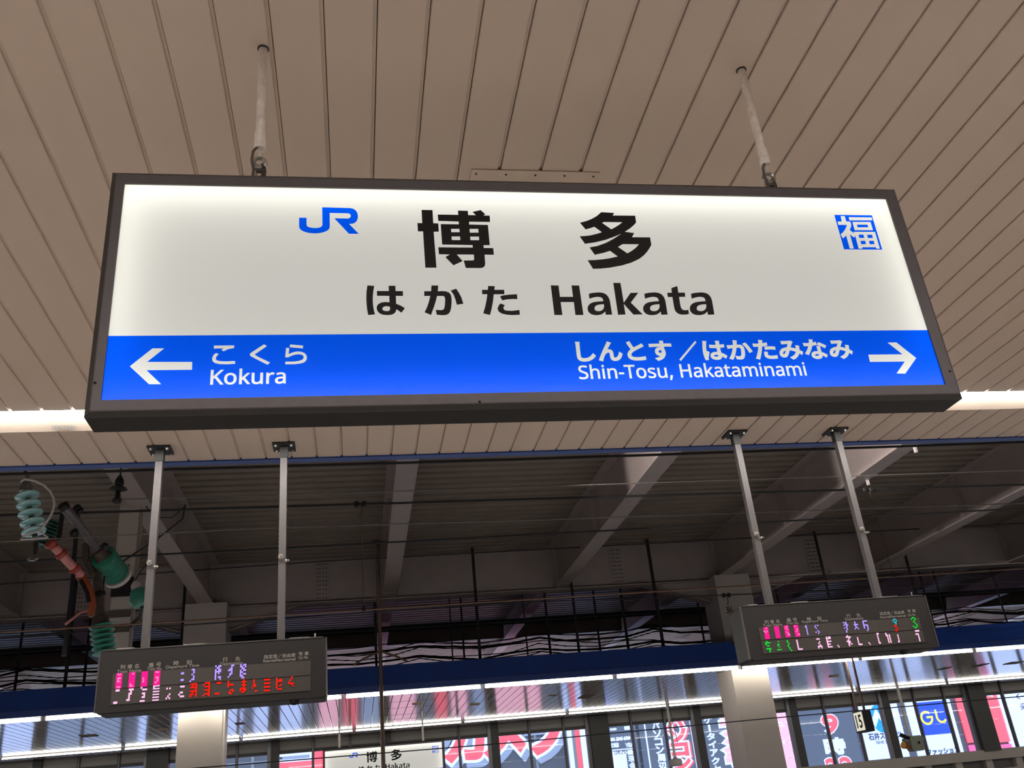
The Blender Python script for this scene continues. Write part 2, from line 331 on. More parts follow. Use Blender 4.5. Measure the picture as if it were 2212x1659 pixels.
# ------------------------------------------------------------------ the setting: floors, shell, near ceiling
ZC = 2.80                     # near platform ceiling above the camera
D = 2.6586                    # distance of the sign face
XA, XB = -26.0, 40.0
struct(MB().box(XA, XB, -9, 7.4, -1.75, -1.55).build('floor', 'concrete'), 'grey platform floor under the sign', 'floor')
struct(MB().box(XA, XB, 7.4, 19.6, -2.85, -2.65).build('ground_track_bed', 'ballast'), 'ballast bed between the two platforms', 'track bed')
struct(MB().box(XA, XB, 19.6, 32, -1.75, -1.55).build('floor_far', 'concrete'), 'grey floor of the opposite platform', 'floor')
struct(MB().box(XA, XB, -9.3, -9, -1.75, 5.9).build('wall_back', 'panel_dark'), 'dark closing wall added behind the viewer', 'wall')  # unseen wall added to block sky light from behind
struct(MB().box(XA - .3, XA, -9.3, 30, -2.85, 5.9).build('wall_left', 'panel_dark'), 'added wall closing the open left hall end', 'wall')  # unseen, added to keep sky light out of the open end
struct(MB().box(XB, XB + .3, -9.3, 30, -2.85, 5.9).build('wall_right', 'panel_dark'), 'added wall closing the open right hall end', 'wall')  # likewise added out of view against light from this end

ceil = thing('ceiling', 'beige plank ceiling above the large station sign', 'ceiling', (0.7, 2, ZC), kind='structure')
bk = MB().box(XA, XB, -.62, 6.17, ZC + .024, ZC + .05); bk.box(XA, XB, -9, -.98, ZC + .024, ZC + .05); bk.box(XA, XB, -.98, -.62, ZC + .08, ZC + .1); bk.box(XA, XB, 6.17, 6.52, ZC + .08, ZC + .1); bk.box(XA, XB, 6.52, 7.19, ZC + .024, ZC + .05).build('backing', 'plank_gap', ceil)
prof = [(0, .022), (0, .003), (.003, 0), (.181, 0), (.184, .003), (.184, .011), (.1965, .011), (.1965, .022)]
def plank_mesh(y0, y1, x): return MB().prism([(x + a, ZC + b) for a, b in prof], y0, y1)
first = {}
for row, (y0, y1) in enumerate(((-.62, 6.17), (6.52, 7.19))):
    for k in range(-22, 43):
        x = -0.076 + 0.2 * k
        if row not in first:
            first[row] = plank_mesh(y0, y1, x).build('plank', 'plank', ceil); first[row]['x0'] = x
        else:
            o = first[row].copy(); COL.objects.link(o); o.location.x = x - first[row]['x0']
for q in first.values(): del q['x0']
# planks out of sight carry the ceiling on past the two sides
ob = MB()
for (y0, y1) in ((-.62, 6.17), (6.52, 7.19)):
    for k in list(range(-120, -22)) + list(range(43, 190)):
        x = -0.076 + 0.2 * k; ob.box(x, x + .184, y0, y1, ZC, ZC + .02)
for k in range(-120, 190):
    x = -0.076 + 0.2 * k; ob.box(x, x + .184, -9, -.98, ZC, ZC + .02)
oo = ob.build('plank', 'plank', ceil); oo['kind'] = 'stuff'
# cover plate screwed over the plank ends
pa, pb = atz(1018, 368, ZC), atz(1297, 366, ZC)
cp = MB().box(pa.x, pb.x, 3.485, 3.80, ZC - .006, ZC - .001).build('cover_plate', 'plank', ceil)
for fx in (.04, .27, .5, .73, .96):
    for yy in (3.515, 3.77):
        MB().lathe((pa.x + (pb.x - pa.x) * fx, yy, ZC - .006), (pa.x + (pb.x - pa.x) * fx, yy, ZC - .010), [(0, .006), (1, .004)], 8).build('screw', 'steel_dark', cp)

# linear lamp row in its trough
TY = 6.17
xx = -25.0; n = 0; lamp0 = None
while xx < 38:
    vis = -6 < xx < 9
    if lamp0 is None:
        g = thing('linear_lamp', 'long linear ceiling lamp in a white trough', 'lamp', (xx + 1.5, TY + .17, ZC))
        P = [(TY + .005, ZC + .03), (TY + .005, ZC + .004), (TY + .03, ZC - .003), (TY + .095, ZC - .003), (TY + .12, ZC + .004), (TY + .12, ZC + .03)]
        MB().prism_x(P, xx + .004, xx + 2.996).build('diffuser', 'lamp_near', g)
        MB().prism_x([(TY + .12, ZC + .05), (TY + .13, ZC + .05), (TY + .35, ZC - .006), (TY + .35, ZC + .012), (TY + .14, ZC + .07), (TY + .12, ZC + .07)], xx, xx + 3).build('reflector', 'cream_trough', g)
        for q in (.35, 1.15, 1.95, 2.75): MB().box(xx + q, xx + q + .012, TY + .118, TY + .132, ZC - .018, ZC + .03).build('clip', 'fixture', g)
        lamp0 = g; xl = xx; g['group'] = 'linear lamps over the near platform edge'
    else:
        copy_tree(lamp0, (xx - xl, 0, 0))
    xx += 3.0
LN = ('linear ceiling lamp in a white trough, end showing left of the big sign', 'linear ceiling lamp in a white trough, glowing right of the big sign')
row2 = None
for k in range(11):              # unseen row added behind the camera, cut short so the right ceiling stays darker
    copy_tree(lamp0, (k * 3.0, -7.15, 0))
ORD = ['first', 'second', 'third', 'fourth', 'fifth', 'sixth', 'seventh', 'eighth', 'ninth', 'tenth', 'eleventh', 'twelfth', 'thirteenth', 'fourteenth', 'fifteenth', 'sixteenth', 'seventeenth', 'eighteenth', 'nineteenth', 'twentieth', 'twenty-first']
LL = sorted([o for o in COL.objects if o.name.startswith('linear_lamp') and o.parent is None], key=lambda q: q.location.x)
for o in LL:
    o['group'] = 'linear lamps over the near platform edge'
    if o.location.y < 0: o['label'] = 'linear ceiling lamp in the unseen row added behind the viewer'; o['group'] = 'linear lamps added behind the viewer'
for k, o in enumerate([o for o in LL if o.location.y > 0 and o.location.x <= .66][::-1]): o['label'] = 'bright linear lamp between ceiling planks, ' + ORD[k] + ' one left of the big sign middle'
for k, o in enumerate([o for o in LL if o.location.y > 0 and o.location.x > .66]): o['label'] = 'bright linear lamp between ceiling planks, ' + ORD[k] + ' one right of the big sign middle'
# number plate on the trough
c0 = atz(140, 925, ZC)
npl = thing('number_plate', 'small white plate reading 12-121 on the lamp trough', 'plate', (c0.x, c0.y, ZC - .004))
slope = math.atan2(.056, .22)
def onslope(u, v):   # u along x, v up the trough towards the lamp
    return (c0.x + u, TY + .30 - v * math.cos(slope), ZC + .0068 + v * math.sin(slope) - .004)
hh = .028
ink('plate', [[(-.085, -hh), (.06, -hh), (.085, 0), (.06, hh), (-.085, hh)]], 0, 'white_paint', npl, mapper=onslope)
ink('lettering', fit(glyphs('12-121'), -.06, .05, -.016, .016), 0, 'ink_print', npl, mapper=lambda u, v: (onslope(u, v)[0], onslope(u, v)[1] - .0003, onslope(u, v)[2] - .0012))
# blue edge trim of the near canopy, white drip edge
fs = thing('trim_1', 'narrow blue edge trim along the near plank ceiling', 'trim', (0, 7.24, ZC), kind='structure')
MB().box(XA, XB, 7.19, 7.275, ZC - .012, ZC + .5).build('fascia', 'fascia_blue', fs)
MB().box(XA, XB, 7.275, 7.30, ZC + .0, ZC + .5).build('outer_face', 'fascia_under', fs)
struct(MB().box(XA, XB, -4.2, 7.19, ZC + .5, ZC + .56).build('roof_near_canopy', 'panel_dark'), 'top sheet of the near platform canopy', 'roof')

# ------------------------------------------------------------------ the big station sign
C5 = lambda x, y: (600 + x / 4.424, 420 + y / 4.424)
C6 = lambda x, y: (1100 + x / 4.424, 420 + y / 4.424)
C8 = lambda x, y: (1780 + x / 12.289, 430 + y / 12.289)
CA = lambda x, y: (180 + x / 4.2538, 700 + y / 4.2538)
CB = lambda x, y: (1220 + x / 2.4854, 690 + y / 2.4854)
YF = D + .006
def sg(cr, P, dx=0): return [(lambda q: (q.x, q.z))(at(*cr(x + dx, y), D)) for x, y in P]
HAKU = [sg(C5, [(1375,140),(1480,142),(1487,268),(1535,270),(1540,348),(1491,350),(1518,693),(1411,693),(1389,346),(1340,346),(1335,266),(1381,267)]),
        sg(C5, [(1529,185),(1726,188),(1723,147),(1818,150),(1821,190),(1895,191),(1862,160),(1940,142),(1985,182),(1967,193),(2027,195),(2031,256),(1830,254),(1830,280),(2010,284),(2028,478),(1968,478),(1970,504),(2061,506),(2067,570),(1978,568),(1984,655),(1980,676),(1965,691),(1940,697),(1798,696),(1778,624),(1855,624),(1873,622),(1878,613),(1875,568),(1712,567),(1768,630),(1680,671),(1603,592),(1645,567),(1541,564),(1535,498),(1865,501),(1863,477),(1572,472),(1558,276),(1732,278),(1730,252),(1535,246)]),
        sg(C5, [(1657,322),(1737,322),(1740,354),(1660,354)]), sg(C5, [(1834,322),(1917,322),(1920,358),(1837,358)]),
        sg(C5, [(1662,395),(1743,395),(1746,429),(1665,429)]), sg(C5, [(1840,396),(1924,396),(1926,430),(1843,430)])]
TA = [sg(C6, [(882,162),(1006,170),(992,194),(1207,196),(1216,262),(1192,288),(1160,316),(1108,350),(1198,362),(1176,402),(1350,403),(1362,474),(1345,506),(1322,540),(1290,575),(1245,610),(1170,645),(1080,672),(960,694),(880,702),(804,705),(752,622),(820,620),(890,614),(970,602),(1040,586),(966,532),(900,553),(820,570),(770,500),(850,484),(930,455),(1010,411),(1072,370),(1000,400),(920,428),(820,452),(726,465),(676,394),(770,386),(840,370),(888,354),(816,302),(780,315),(732,327),(678,263),(740,247),(790,227),(840,199)]),
      sg(C6, [(890,264),(908,257),(1084,259),(1060,278),(1020,304),(978,326)]), sg(C6, [(1043,495),(1088,468),(1243,470),(1210,506),(1172,534),(1132,556)])]
JR = [sg(C5, [(424,113),(690,120),(720,126),(745,142),(760,165),(767,195),(764,222),(754,245),(738,261),(712,271),(682,272),(775,367),(680,366),(540,218),(672,220),(688,214),(696,204),(698,194),(695,182),(686,174),(672,171),(496,167),(497,300),(490,320),(470,338),(440,351),(400,360),(350,363),(300,359),(255,348),(225,333),(210,318),(203,300),(203,212),(274,213),(275,282),(281,294),(297,303),(325,309),(355,311),(388,309),(412,301),(424,288),(426,280)])]
FUKU_SQ = [sg(C8, [(292,395),(1292,407),(1568,1320),(552,1312)])]
FUKU = [sg(C8, [(460,425),(570,428),(610,570),(715,572),(735,625),(742,660),(740,700),(725,745),(700,795),(820,885),(808,845),(1375,848),(1505,1292),(1410,1292),(1398,1255),(1035,1255),(1045,1292),(940,1292),(850,945),(825,1000),(760,955),(705,900),(812,1292),(703,1290),(610,945),(525,1020),(458,915),(520,862),(565,805),(600,740),(630,662),(402,660),(380,572),(490,570)]),
        sg(C8, [(935,920),(1068,920),(1092,1008),(957,1008)]), sg(C8, [(1162,922),(1296,922),(1320,1010),(1185,1010)]), sg(C8, [(985,1085),(1115,1085),(1140,1172),(1010,1175)]), sg(C8, [(1212,1085),(1342,1085),(1366,1172),(1235,1175)]),
        sg(C8, [(675,455),(1285,465),(1305,540),(697,540)]), sg(C8, [(775,582),(1255,582),(1322,803),(835,803)]), sg(C8, [(893,655),(1175,655),(1196,725),(912,725)])]
HA = [sg(C5, [(856,863),(922,867),(914,915),(909,965),(908,1010),(912,1060),(919,1102),(930,1140),(864,1146),(855,1100),(849,1045),(846,990),(848,925)]),
      sg(C5, [(1060,866),(1124,866),(1127,916),(1196,917),(1198,963),(1129,963),(1132,1038),(1175,1055),(1216,1080),(1182,1124),(1150,1100),(1133,1092),(1128,1115),(1112,1133),(1088,1143),(1050,1147),(1010,1144),(978,1133),(956,1113),(945,1085),(948,1060),(962,1040),(990,1026),(1030,1021),(1068,1024),(1066,963),(949,962),(947,916),(1062,916)]),
      sg(C5, [(999,1085),(1005,1073),(1020,1064),(1040,1061),(1072,1066),(1074,1088),(1070,1100),(1060,1107),(1040,1109),(1018,1106),(1004,1098)])]
KA = [sg(C5, [(1470,863),(1535,864),(1530,919),(1575,917),(1610,920),(1638,931),(1655,952),(1662,985),(1663,1025),(1658,1080),(1648,1115),(1632,1136),(1605,1147),(1570,1148),(1520,1143),(1511,1096),(1555,1099),(1578,1097),(1591,1085),(1598,1050),(1601,1005),(1598,977),(1585,964),(1523,964),(1512,1010),(1495,1065),(1466,1146),(1404,1120),(1428,1070),(1446,1015),(1458,963),(1401,964),(1400,918),(1466,918)]),
      sg(C5, [(1654,912),(1706,894),(1730,928),(1755,975),(1775,1038),(1712,1048),(1700,1000),(1682,952)])]
TAA = [sg(C5, [(2012,867),(2076,870),(2072,905),(2165,905),(2168,947),(2066,948),(2058,1020),(2045,1090),(2030,1146),(1965,1130),(1985,1060),(1998,995),(2004,947),(1955,947),(1953,905),(2009,905)]),
       sg(C5, [(2125,968),(2160,957),(2212,951),(2288,947),(2292,994),(2240,993),(2190,997),(2148,1006)]),
       sg(C5, [(2130,1035),(2173,1052),(2160,1068),(2158,1082),(2167,1097),(2190,1104),(2240,1106),(2312,1098),(2316,1143),(2250,1147),(2190,1143),(2142,1132),(2112,1112),(2102,1086),(2110,1060)])]
A_O = [(763,943),(800,934),(860,929),(900,934),(930,949),(952,975),(965,1010),(987,1142),(926,1144),(919,1112),(905,1128),(880,1142),(845,1148),(810,1146),(780,1135),(758,1113),(751,1085),(756,1060),(775,1037),(805,1024),(850,1017),(902,1014),(896,990),(880,977),(850,972),(815,976),(769,990)]
A_I = [(818,1080),(823,1065),(838,1053),(865,1046),(908,1043),(909,1072),(900,1092),(880,1106),(855,1110),(832,1105),(820,1094)]
HKT = [sg(C6, [(399,862),(474,864),(487,972),(612,972),(598,863),(671,864),(712,1146),(635,1146),(620,1022),(494,1022),(511,1146),(434,1146)]),
       sg(C6, A_O), sg(C6, A_I), sg(C6, [(997,839),(1066,839),(1098,1028),(1163,934),(1237,933),(1165,1027),(1279,1140),(1190,1142),(1098,1040),(1114,1142),(1043,1144)]),
       sg(C6, A_O, 531), sg(C6, A_I, 531),
       sg(C6, [(1553,888),(1610,869),(1620,932),(1683,932),(1686,972),(1627,973),(1638,1045),(1645,1075),(1656,1092),(1674,1100),(1695,1100),(1716,1096),(1722,1135),(1695,1142),(1655,1143),(1622,1136),(1598,1118),(1584,1092),(1577,1060),(1563,974),(1520,974),(1513,933),(1557,933)]),
       sg(C6, A_O, 978), sg(C6, A_I, 978)]
ARL = [sg(CA, [(423,380),(632,215),(740,215),(582,340),(998,340),(996,412),(577,416),(712,545),(600,545)])]
ARR = [sg(CB, [(1634,185),(1818,183),(1737,120),(1785,119),(1892,203),(1833,287),(1786,286),(1830,222),(1643,224)])]
KKR = [sg(CA, [(1197,190),(1385,188),(1383,212),(1330,222),(1287,242),(1265,228),(1290,214),(1197,217)]),
       sg(CA, [(1218,258),(1243,268),(1225,285),(1215,303),(1216,316),(1228,327),(1260,333),(1310,335),(1392,331),(1393,357),(1320,362),(1250,360),(1208,351),(1187,335),(1180,312),(1188,286),(1200,270)]),
       sg(CA, [(1658,178),(1686,194),(1610,246),(1572,272),(1600,290),(1715,346),(1690,366),(1570,305),(1535,286),(1527,272),(1534,259),(1560,242)]),
       sg(CA, [(1900,179),(2020,190),(2016,216),(1895,205)]),
       sg(CA, [(1862,210),(1892,212),(1885,268),(1930,250),(1965,244),(2000,246),(2030,257),(2048,276),(2055,298),(2049,324),(2032,342),(2000,354),(1940,361),(1855,362),(1855,338),(1930,337),(1980,331),(2010,320),(2023,304),(2022,286),(2008,274),(1980,269),(1945,273),(1910,284),(1880,298),(1854,298)])]
def sbox(cr, xl, xr, yt, yb):      # box on the sign face of a lettering span seen in the photo
    a = at(*cr(xl, (yt + yb) / 2), D); b = at(*cr(xr, (yt + yb) / 2), D); t = at(*cr((xl + xr) / 2, yt), D); u = at(*cr((xl + xr) / 2, yb), D)
    return a.x, b.x, u.z, t.z
SMALL = [('kokura', 'nz', bold(fit(latin('Kokura'), *sbox(CA, 1170, 1856, 403, 543)), .0012)),
         ('shin', 'nz', bold(fit(glyphs('しんとす'), *sbox(CB, 68, 576, 116, 216)), .0032)),
         ('slash', 'nz', bold(fit(glyphs('／'), *sbox(CB, 613, 716, 115, 214)), .002)),
         ('minami', 'nz', bold(fit(glyphs('はかたみなみ'), *sbox(CB, 747, 1543, 108, 208)), .0032)),
         ('tosu', 'nz', bold(fit(latin('Shin-Tosu, Hakataminami'), *sbox(CB, 77, 1299, 232, 318)), .0010))]

IX0, IX1, IZ0, IZ1 = -.7385, 2.0595, 1.2380, 2.0395     # lit face
BZ = 1.4595                                              # top of the blue band
OX0, OX1, OZ0, OZ1 = -.7645, 2.1010, 1.2040, 2.0760      # front edge of the frame
KX0, KX1, KZ0, KZ1 = -.7870, 2.1230, 1.1930, 2.1000      # housing edge
YB = D + .14
sign = thing('station_sign', 'large backlit station name board reading Hakata, blue band with arrows below', 'sign', (.66, D + .07, KZ0))
loops = [(IX0, IX1, IZ0, IZ1, D + .009), (IX0, IX1, IZ0, IZ1, D), (OX0, OX1, OZ0, OZ1, D), (OX0 - .004, OX1 + .004, OZ0 - .003, OZ1 + .004, D + .002), (KX0, KX1, KZ0, KZ1, D + .022), (KX0, KX1, KZ0, KZ1, D + .03)]
def corner(l, k): return [(l[0], l[4], l[2]), (l[1], l[4], l[2]), (l[1], l[4], l[3]), (l[0], l[4], l[3])][k]
for k in range(4):
    fr = MB()
    for a, b in zip(loops[:3], loops[1:4]): fr.add([corner(a, k), corner(a, (k + 1) % 4), corner(b, (k + 1) % 4), corner(b, k)], [(0, 3, 2, 1)])
    rail = fr.build('frame_rail', 'frame_front', sign)
    fr = MB()
    for a, b in zip(loops[3:5], loops[4:6]): fr.add([corner(a, k), corner(a, (k + 1) % 4), corner(b, (k + 1) % 4), corner(b, k)], [(0, 3, 2, 1)])
    fr.build('bevel', 'frame_dark', rail)
hs = MB()
for k in range(4):
    a = (KX0, KX1, KZ0, KZ1, D + .03); b = (KX0, KX1, KZ0, KZ1, YB)
    hs.add([corner(a, k), corner(a, (k + 1) % 4), corner(b, (k + 1) % 4), corner(b, k)], [(0, 3, 2, 1)])
hs.add([(KX0, YB, KZ0), (KX1, YB, KZ0), (KX1, YB, KZ1), (KX0, YB, KZ1)], [(0, 3, 2, 1)])
hs.build('housing', 'housing', sign)
li = MB(); a = (IX0 - .01, IX1 + .01, IZ0 - .01, IZ1 + .01, D + .0095); b = (IX0 - .01, IX1 + .01, IZ0 - .01, IZ1 + .01, YB - .012)
for k in range(4): li.add([corner(a, k), corner(a, (k + 1) % 4), corner(b, (k + 1) % 4), corner(b, k)], [(0, 1, 2, 3)])
li.build('liner', 'liner', sign)
MB().add([(IX0 - .01, YB - .012, IZ0 - .01), (IX1 + .01, YB - .012, IZ0 - .01), (IX1 + .01, YB - .012, IZ1 + .01), (IX0 - .01, YB - .012, IZ1 + .01)], [(0, 1, 2, 3)]).build('light_sheet', 'box_sheet', sign)
TD = D + .085
for p, q, r in (((IX0, TD, IZ1 - .012), (IX1, TD, IZ1 - .012), .016), ((IX0, TD, IZ0 + .012), (IX1, TD, IZ0 + .012), .013),
                ((IX0 + .012, TD, IZ0), (IX0 + .012, TD, IZ1), .009), ((IX1 - .012, TD, IZ0), (IX1 - .012, TD, IZ1), .009)):
    MB().tube([p, q], r, 8).build('lamp_tube', 'box_tube', sign)
flat('white_face', [(rect(IX0 - .008, IX1 + .008, BZ, IZ1 + .008), 'eo'), (JR, 'eo'), (FUKU_SQ, 'eo'), (FUKU, 'eo')],
     lambda i: i[0] & ~i[1] & ~(i[2] & ~i[3]), YF, 'face_white', sign)
flat('emblem', [(JR, 'eo')], lambda i: i[0], YF, 'face_blue', sign, label='blue JR emblem')
flat('kanji_badge', [(FUKU_SQ, 'eo'), (FUKU, 'eo')], lambda i: i[0] & ~i[1], YF, 'face_blue', sign, label='blue square badge with white kanji')
grp = [(rect(IX0 - .008, IX1 + .008, IZ0 - .008, BZ), 'eo'), (ARL, 'eo'), (ARR, 'eo'), (KKR, 'eo')] + [(c, r) for _, r, c in SMALL]
def notletters(i):
    k = i[0].copy()
    for q in i[1:]: k &= ~q
    return k
flat('blue_band', grp, notletters, YF, 'face_blue', sign)
ink('arrow', ARL, YF, 'letter_white', sign, 'eo'); ink('arrow', ARR, YF, 'letter_white', sign, 'eo')
for cs in (KKR[0:2], KKR[2:3], KKR[3:5]): ink('lettering', cs, YF, 'letter_white', sign, 'eo')
for _, r, c in SMALL: ink('lettering', c, YF, 'letter_white', sign, r)
for cs in (HAKU, TA, HA, KA, TAA, HKT): ink('lettering', cs, YF - .0015, 'ink_black', sign, 'eo')
for px, py in ((205, 827), (2052, 802), (1036, 868)):
    c = at(px, py, D); MB().lathe((c.x, D, c.z), (c.x, D - .0015, c.z), [(0, .005), (.6, .0045), (1, .002)], 10).build('screw', 'ink_black', sign)

def hanger(px_top, py_top, px_bot, py_bot, which):
    Y = D + .128
    t = at(px_top, py_top, Y); X = (t.x + at(px_bot, py_bot, Y).x) / 2; zt = ZC
    z1 = at(px_bot, py_bot - 60, Y).z; z2 = at(px_bot, py_bot - 27, Y).z
    h = thing('hanging_pole', 'white hanging pole carrying the big sign, ' + which, 'pole', (X, Y, KZ1), 'poles carrying the big sign')
    MB().tube([(X, Y, zt + .01), (X, Y, z1)], .0172, 20).build('pipe', 'pole_paint', h, True)
    MB().lathe((X, Y, zt), (X, Y, zt - .005), [(0, .0225), (.5, .0225), (1, .018)], 20).build('ceiling_collar', 'frame_dark', h, True)
    MB().lathe((X, Y, z1 + .004), (X, Y, z2), [(0, .017), (0.01, .0205), (.93, .0215), (1, .0205)], 20).build('sleeve', 'pole_paint', h, True)
    MB().tube([(X, Y, z2 + .01), (X, Y, z2 - .045)], .006, 10).build('eye_rod', 'white_paint', h, True)
    MB().ring((X, Y, z2 - .062), (0, 1, 0), .021, .0085).build('eye_ring', 'steel_bright', h, True)
    MB().tube([(X - .012, Y, z2 - .07), (X - .017, Y, z2 - .10), (X - .012, Y, KZ1 + .02), (X - .012, Y, KZ1 - .004)], .009, 8).build('shackle', 'steel_bright', h, True)
    MB().tube([(X + .012, Y, z2 - .07), (X + .017, Y, z2 - .10), (X + .012, Y, KZ1 + .02), (X + .012, Y, KZ1 - .004)], .009, 8).build('shackle', 'steel_dark', h, True)
    MB().tube([(X - .022, Y, z2 - .098), (X + .022, Y, z2 - .098)], .009, 10).build('shackle_pin', 'steel_dark', h, True)
    MB().lathe((X, Y, KZ1 - .001), (X, Y, KZ1 + .03), [(0, .02), (.4, .02), (.5, .012), (1, .010)], 14).build('anchor', 'steel_dark', h, True)
    MB().tube([(X - .008, Y - .01, z2 + .004), (X - .022, Y - .014, z2 - .02), (X - .026, Y - .014, z2 - .06), (X - .019, Y - .012, z2 - .1), (X - .024, Y - .012, KZ1 + .012), (X - .05, Y - .01, KZ1 + .004), (X - .19, Y - .01, KZ1 + .003)], .005, 8).build('cable', 'bracket_brown', h, True)
    return h
hanger(568, 112, 561, 350, 'near the left sign end')
hanger(1608, 157, 1655, 385, 'near the right sign end')

# ------------------------------------------------------------------ departure boards
LB = {'bar2': ['....', '.##.', '....', '....', '....', '....', '###.', '....']}
def bits(rows): return [(r, c) for r, row in enumerate(rows.split('/')) for c, ch in enumerate(row) if ch == '#']
def led(parent, pxs, pys, Yf, rows, m, w_=12.0, h_=25.0, name='led_character'):
    """one lit character of the matrix: centre pixel, cell rows top to bottom"""
    R_ = rows.split('/'); nr = len(R_); nc = max(len(r) for r in R_)
    c = at(pxs, pys, Yf); k = Yf / F_PX / 0.98; W_, H_ = w_ * k, h_ * k; b = MB()
    for r, cc in bits(rows):
        x0 = c.x - W_ / 2 + cc * W_ / nc; z1 = c.z + H_ / 2 - r * H_ / nr
        b.box(x0, x0 + W_ / nc * .98, Yf - .003, Yf, z1 - H_ / nr * .9, z1)
    return b.build(name, m, parent)
def board(label, X0, X1, Z0, Z1, scr, heads, leds, poles, knob, tops):
    Y0, Y1 = 6.80, 7.05
    t = thing('departure_board', label, 'display', ((X0 + X1) / 2, 6.925, Z0), 'train departure boards')
    c = .018
    MB().cbox(X0, X1, Y0 + .012, Y1, Z0, Z1, c).build('case', 'board_case', t)
    MB().cbox(X0 + .004, X1 - .004, Y0 + .002, Y0 + .012, Z0 + .004, Z1 - .004, c).build('front_panel', 'board_case', t)
    for x in (X0, X1): MB().box(x - .004, x + .004, Y0, Y0 + .02, Z0 + .01, Z1 - .006).build('edge_strip', 'alu', t)
    MB().box(X0 + .02, X1 - .02, Y0 - .001, Y0 + .012, Z1 - .006, Z1 + .001).build('edge_strip', 'alu', t)
    s0, s1 = at(*scr[0], Y0), at(*scr[1], Y0)
    zt, zb = at((scr[0][0] + scr[1][0]) / 2, (scr[2]), Y0).z, at((scr[0][0] + scr[1][0]) / 2, scr[3], Y0).z; zm = (zt + zb) / 2
    for za, zz in ((zm + .003, zt), (zb, zm - .003)):
        MB().box(s0.x, s1.x, Y0 - .001, Y0 + .004, za, zz).build('led_screen', 'board_screen', t)
    for txt, xl, xr, y, h in heads:
        a = at(xl, y, Y0); b = at(xr, y, Y0); zc = (a.z + b.z) / 2; hz = h * Y0 / F_PX / 2
        ink('lettering', fit(glyphs(txt), a.x, b.x, zc - hz, zc + hz), Y0 - .0005, 'ink_print', t)
    for args in leds: led(t, args[0], args[1], Y0 - .001, args[2], args[3], *(args[4:]))
    for X in poles:
        p = MB().cbox(X - .026, X + .026, 6.925 - .026, 6.925 + .026, Z1 - .002, ZC - .07, .005).build('pole', 'alu', t)
        MB().cbox(X - .031, X + .031, 6.925 - .031, 6.925 + .031, ZC - .11, ZC - .02, .005).build('sleeve', 'frame_dark', p)
        MB().box(X - .085, X + .085, 6.925 - .085, 6.925 + .085, ZC - .018, ZC).build('flange_plate', 'frame_dark', p)
        for bx, by in ((-.06, -.06), (.06, -.06), (.06, .06), (-.06, .06)):
            MB().lathe((X + bx, 6.925 + by, ZC - .018), (X + bx, 6.925 + by, ZC - .032), [(0, .012), (1, .010)], 6).build('bolt', 'steel_bright', p)
        zb_ = 1.9
        MB().lathe((X - .008, 6.925 - .026, zb_), (X - .008, 6.925 - .06, zb_), [(0, .014), (.35, .014), (.4, .02), (.6, .02), (.65, .008), (1, .008)], 10).build('clamp_bolt', 'steel_bright', p)
        MB().lathe((X + .02, 6.925 - .02, zb_ - .03), (X + .05, 6.925 - .045, zb_ - .03), [(0, .012), (.5, .012), (.6, .007), (1, .007)], 8).build('clamp_bolt', 'steel_bright', p)
    for x0, x1 in tops: MB().box(x0, x1, Y0 + .03, Y0 + .09, Z1, Z1 + .012).build('top_bracket', 'steel_bright', t)
    MB().lathe((knob, Y0 + .03, Z0), (knob, Y0 + .03, Z0 - .03), [(0, .03), (.7, .03), (1, .015)], 12).build('latch', 'ink_black', t)
    MB().tube([(X1 - .08, Y0 + .05, Z1), (X1 - .08, Y0 + .05, Z1 + .035)], .005, 6).build('pin', 'steel_bright', t)
    return t
MG, PK, VI, RD, GR = 'led_magenta', 'led_pink', 'led_violet', 'led_red', 'led_green'
blk = '####/####/####/####/####/####/####/####'
def row_y(x): return 1471 + (x - 256) * -.071          # upper row of the left board
def row_y2(x): return 1500 + (x - 253) * -.071
ledsL = []
for x, ov in ((257, '.##./..../.##./.#../.##./..../..../.##.'), (285, '..#./..../..../..../..../..../.#../.##.'), (312, '..../..../..../.#../.#../.#../..../....'), (339, '.##./..../..../.##./..#./..#./.#../....')):
    ledsL.append((x, row_y(x), blk, MG, 12, 29)); ledsL.append((x, row_y(x), ov, PK, 12.6, 27))
ledsL += [(394, 1462, '..../.##./..../..../.##./....', VI), (417, 1459, '.##./..#./..#./.#../..#./..#./.##./#...', VI), (471, 1453, '#.##/.##./#.##/####/#.#./#.../#.##/#..#', VI, 12, 28), (499, 1450, '..##/..#./.##./###./..#./.##./.#../#...', VI, 12, 25), (525, 1450, '#.##/##.#/.##./#.##/##../#.##/##../.##.', VI, 12, 28)]
ledsL += [(253, 1505, '.###/...../...../..../..../###.', PK, 12, 27), (281, 1501, '.###/..#./.##./.#../.#../##..', PK, 12, 23), (310, 1500, '#.../.###/..../.##./..#./.##./..../###.', PK, 12, 28), (337, 1497, '####/#.../####/..../####/..../####/..../####/..../####', PK, 12, 29), (365, 1498, '#.#./..../..../..#./.#../#.#.', PK, 11, 22), (392, 1494, '.###/..../..../.##./#.../.###', PK, 11, 22),
          (418, 1491, '####/.#.#/####/...#/####/.#.#/##.#/#..#', RD, 13, 26), (446, 1489, '.###/#..#/.###/...#/.###/...#/.###/#..#', RD, 13, 27), (471, 1487, '.###/..../..../..../..../###.', RD, 12, 24), (498, 1485, '#.../#.../####/#.../..../..##/.#.#/.##.', RD, 12, 26), (525, 1482, '..#./.###/..#./.###/..#./####/#.##/.##.', RD, 12, 26), (550, 1481, '.#../.#../.#../.##./.##./#.../..../..##', RD, 11, 24), (577, 1480, '####/..../####/..../####/..../####', RD, 12, 24), (603, 1477, '#.../#.##/####/#.../#..#/#.#./#.../.###', RD, 12, 24), (629, 1472, '..#./..#./.#../.#../#.../####/..#./...#', RD, 12, 20)]
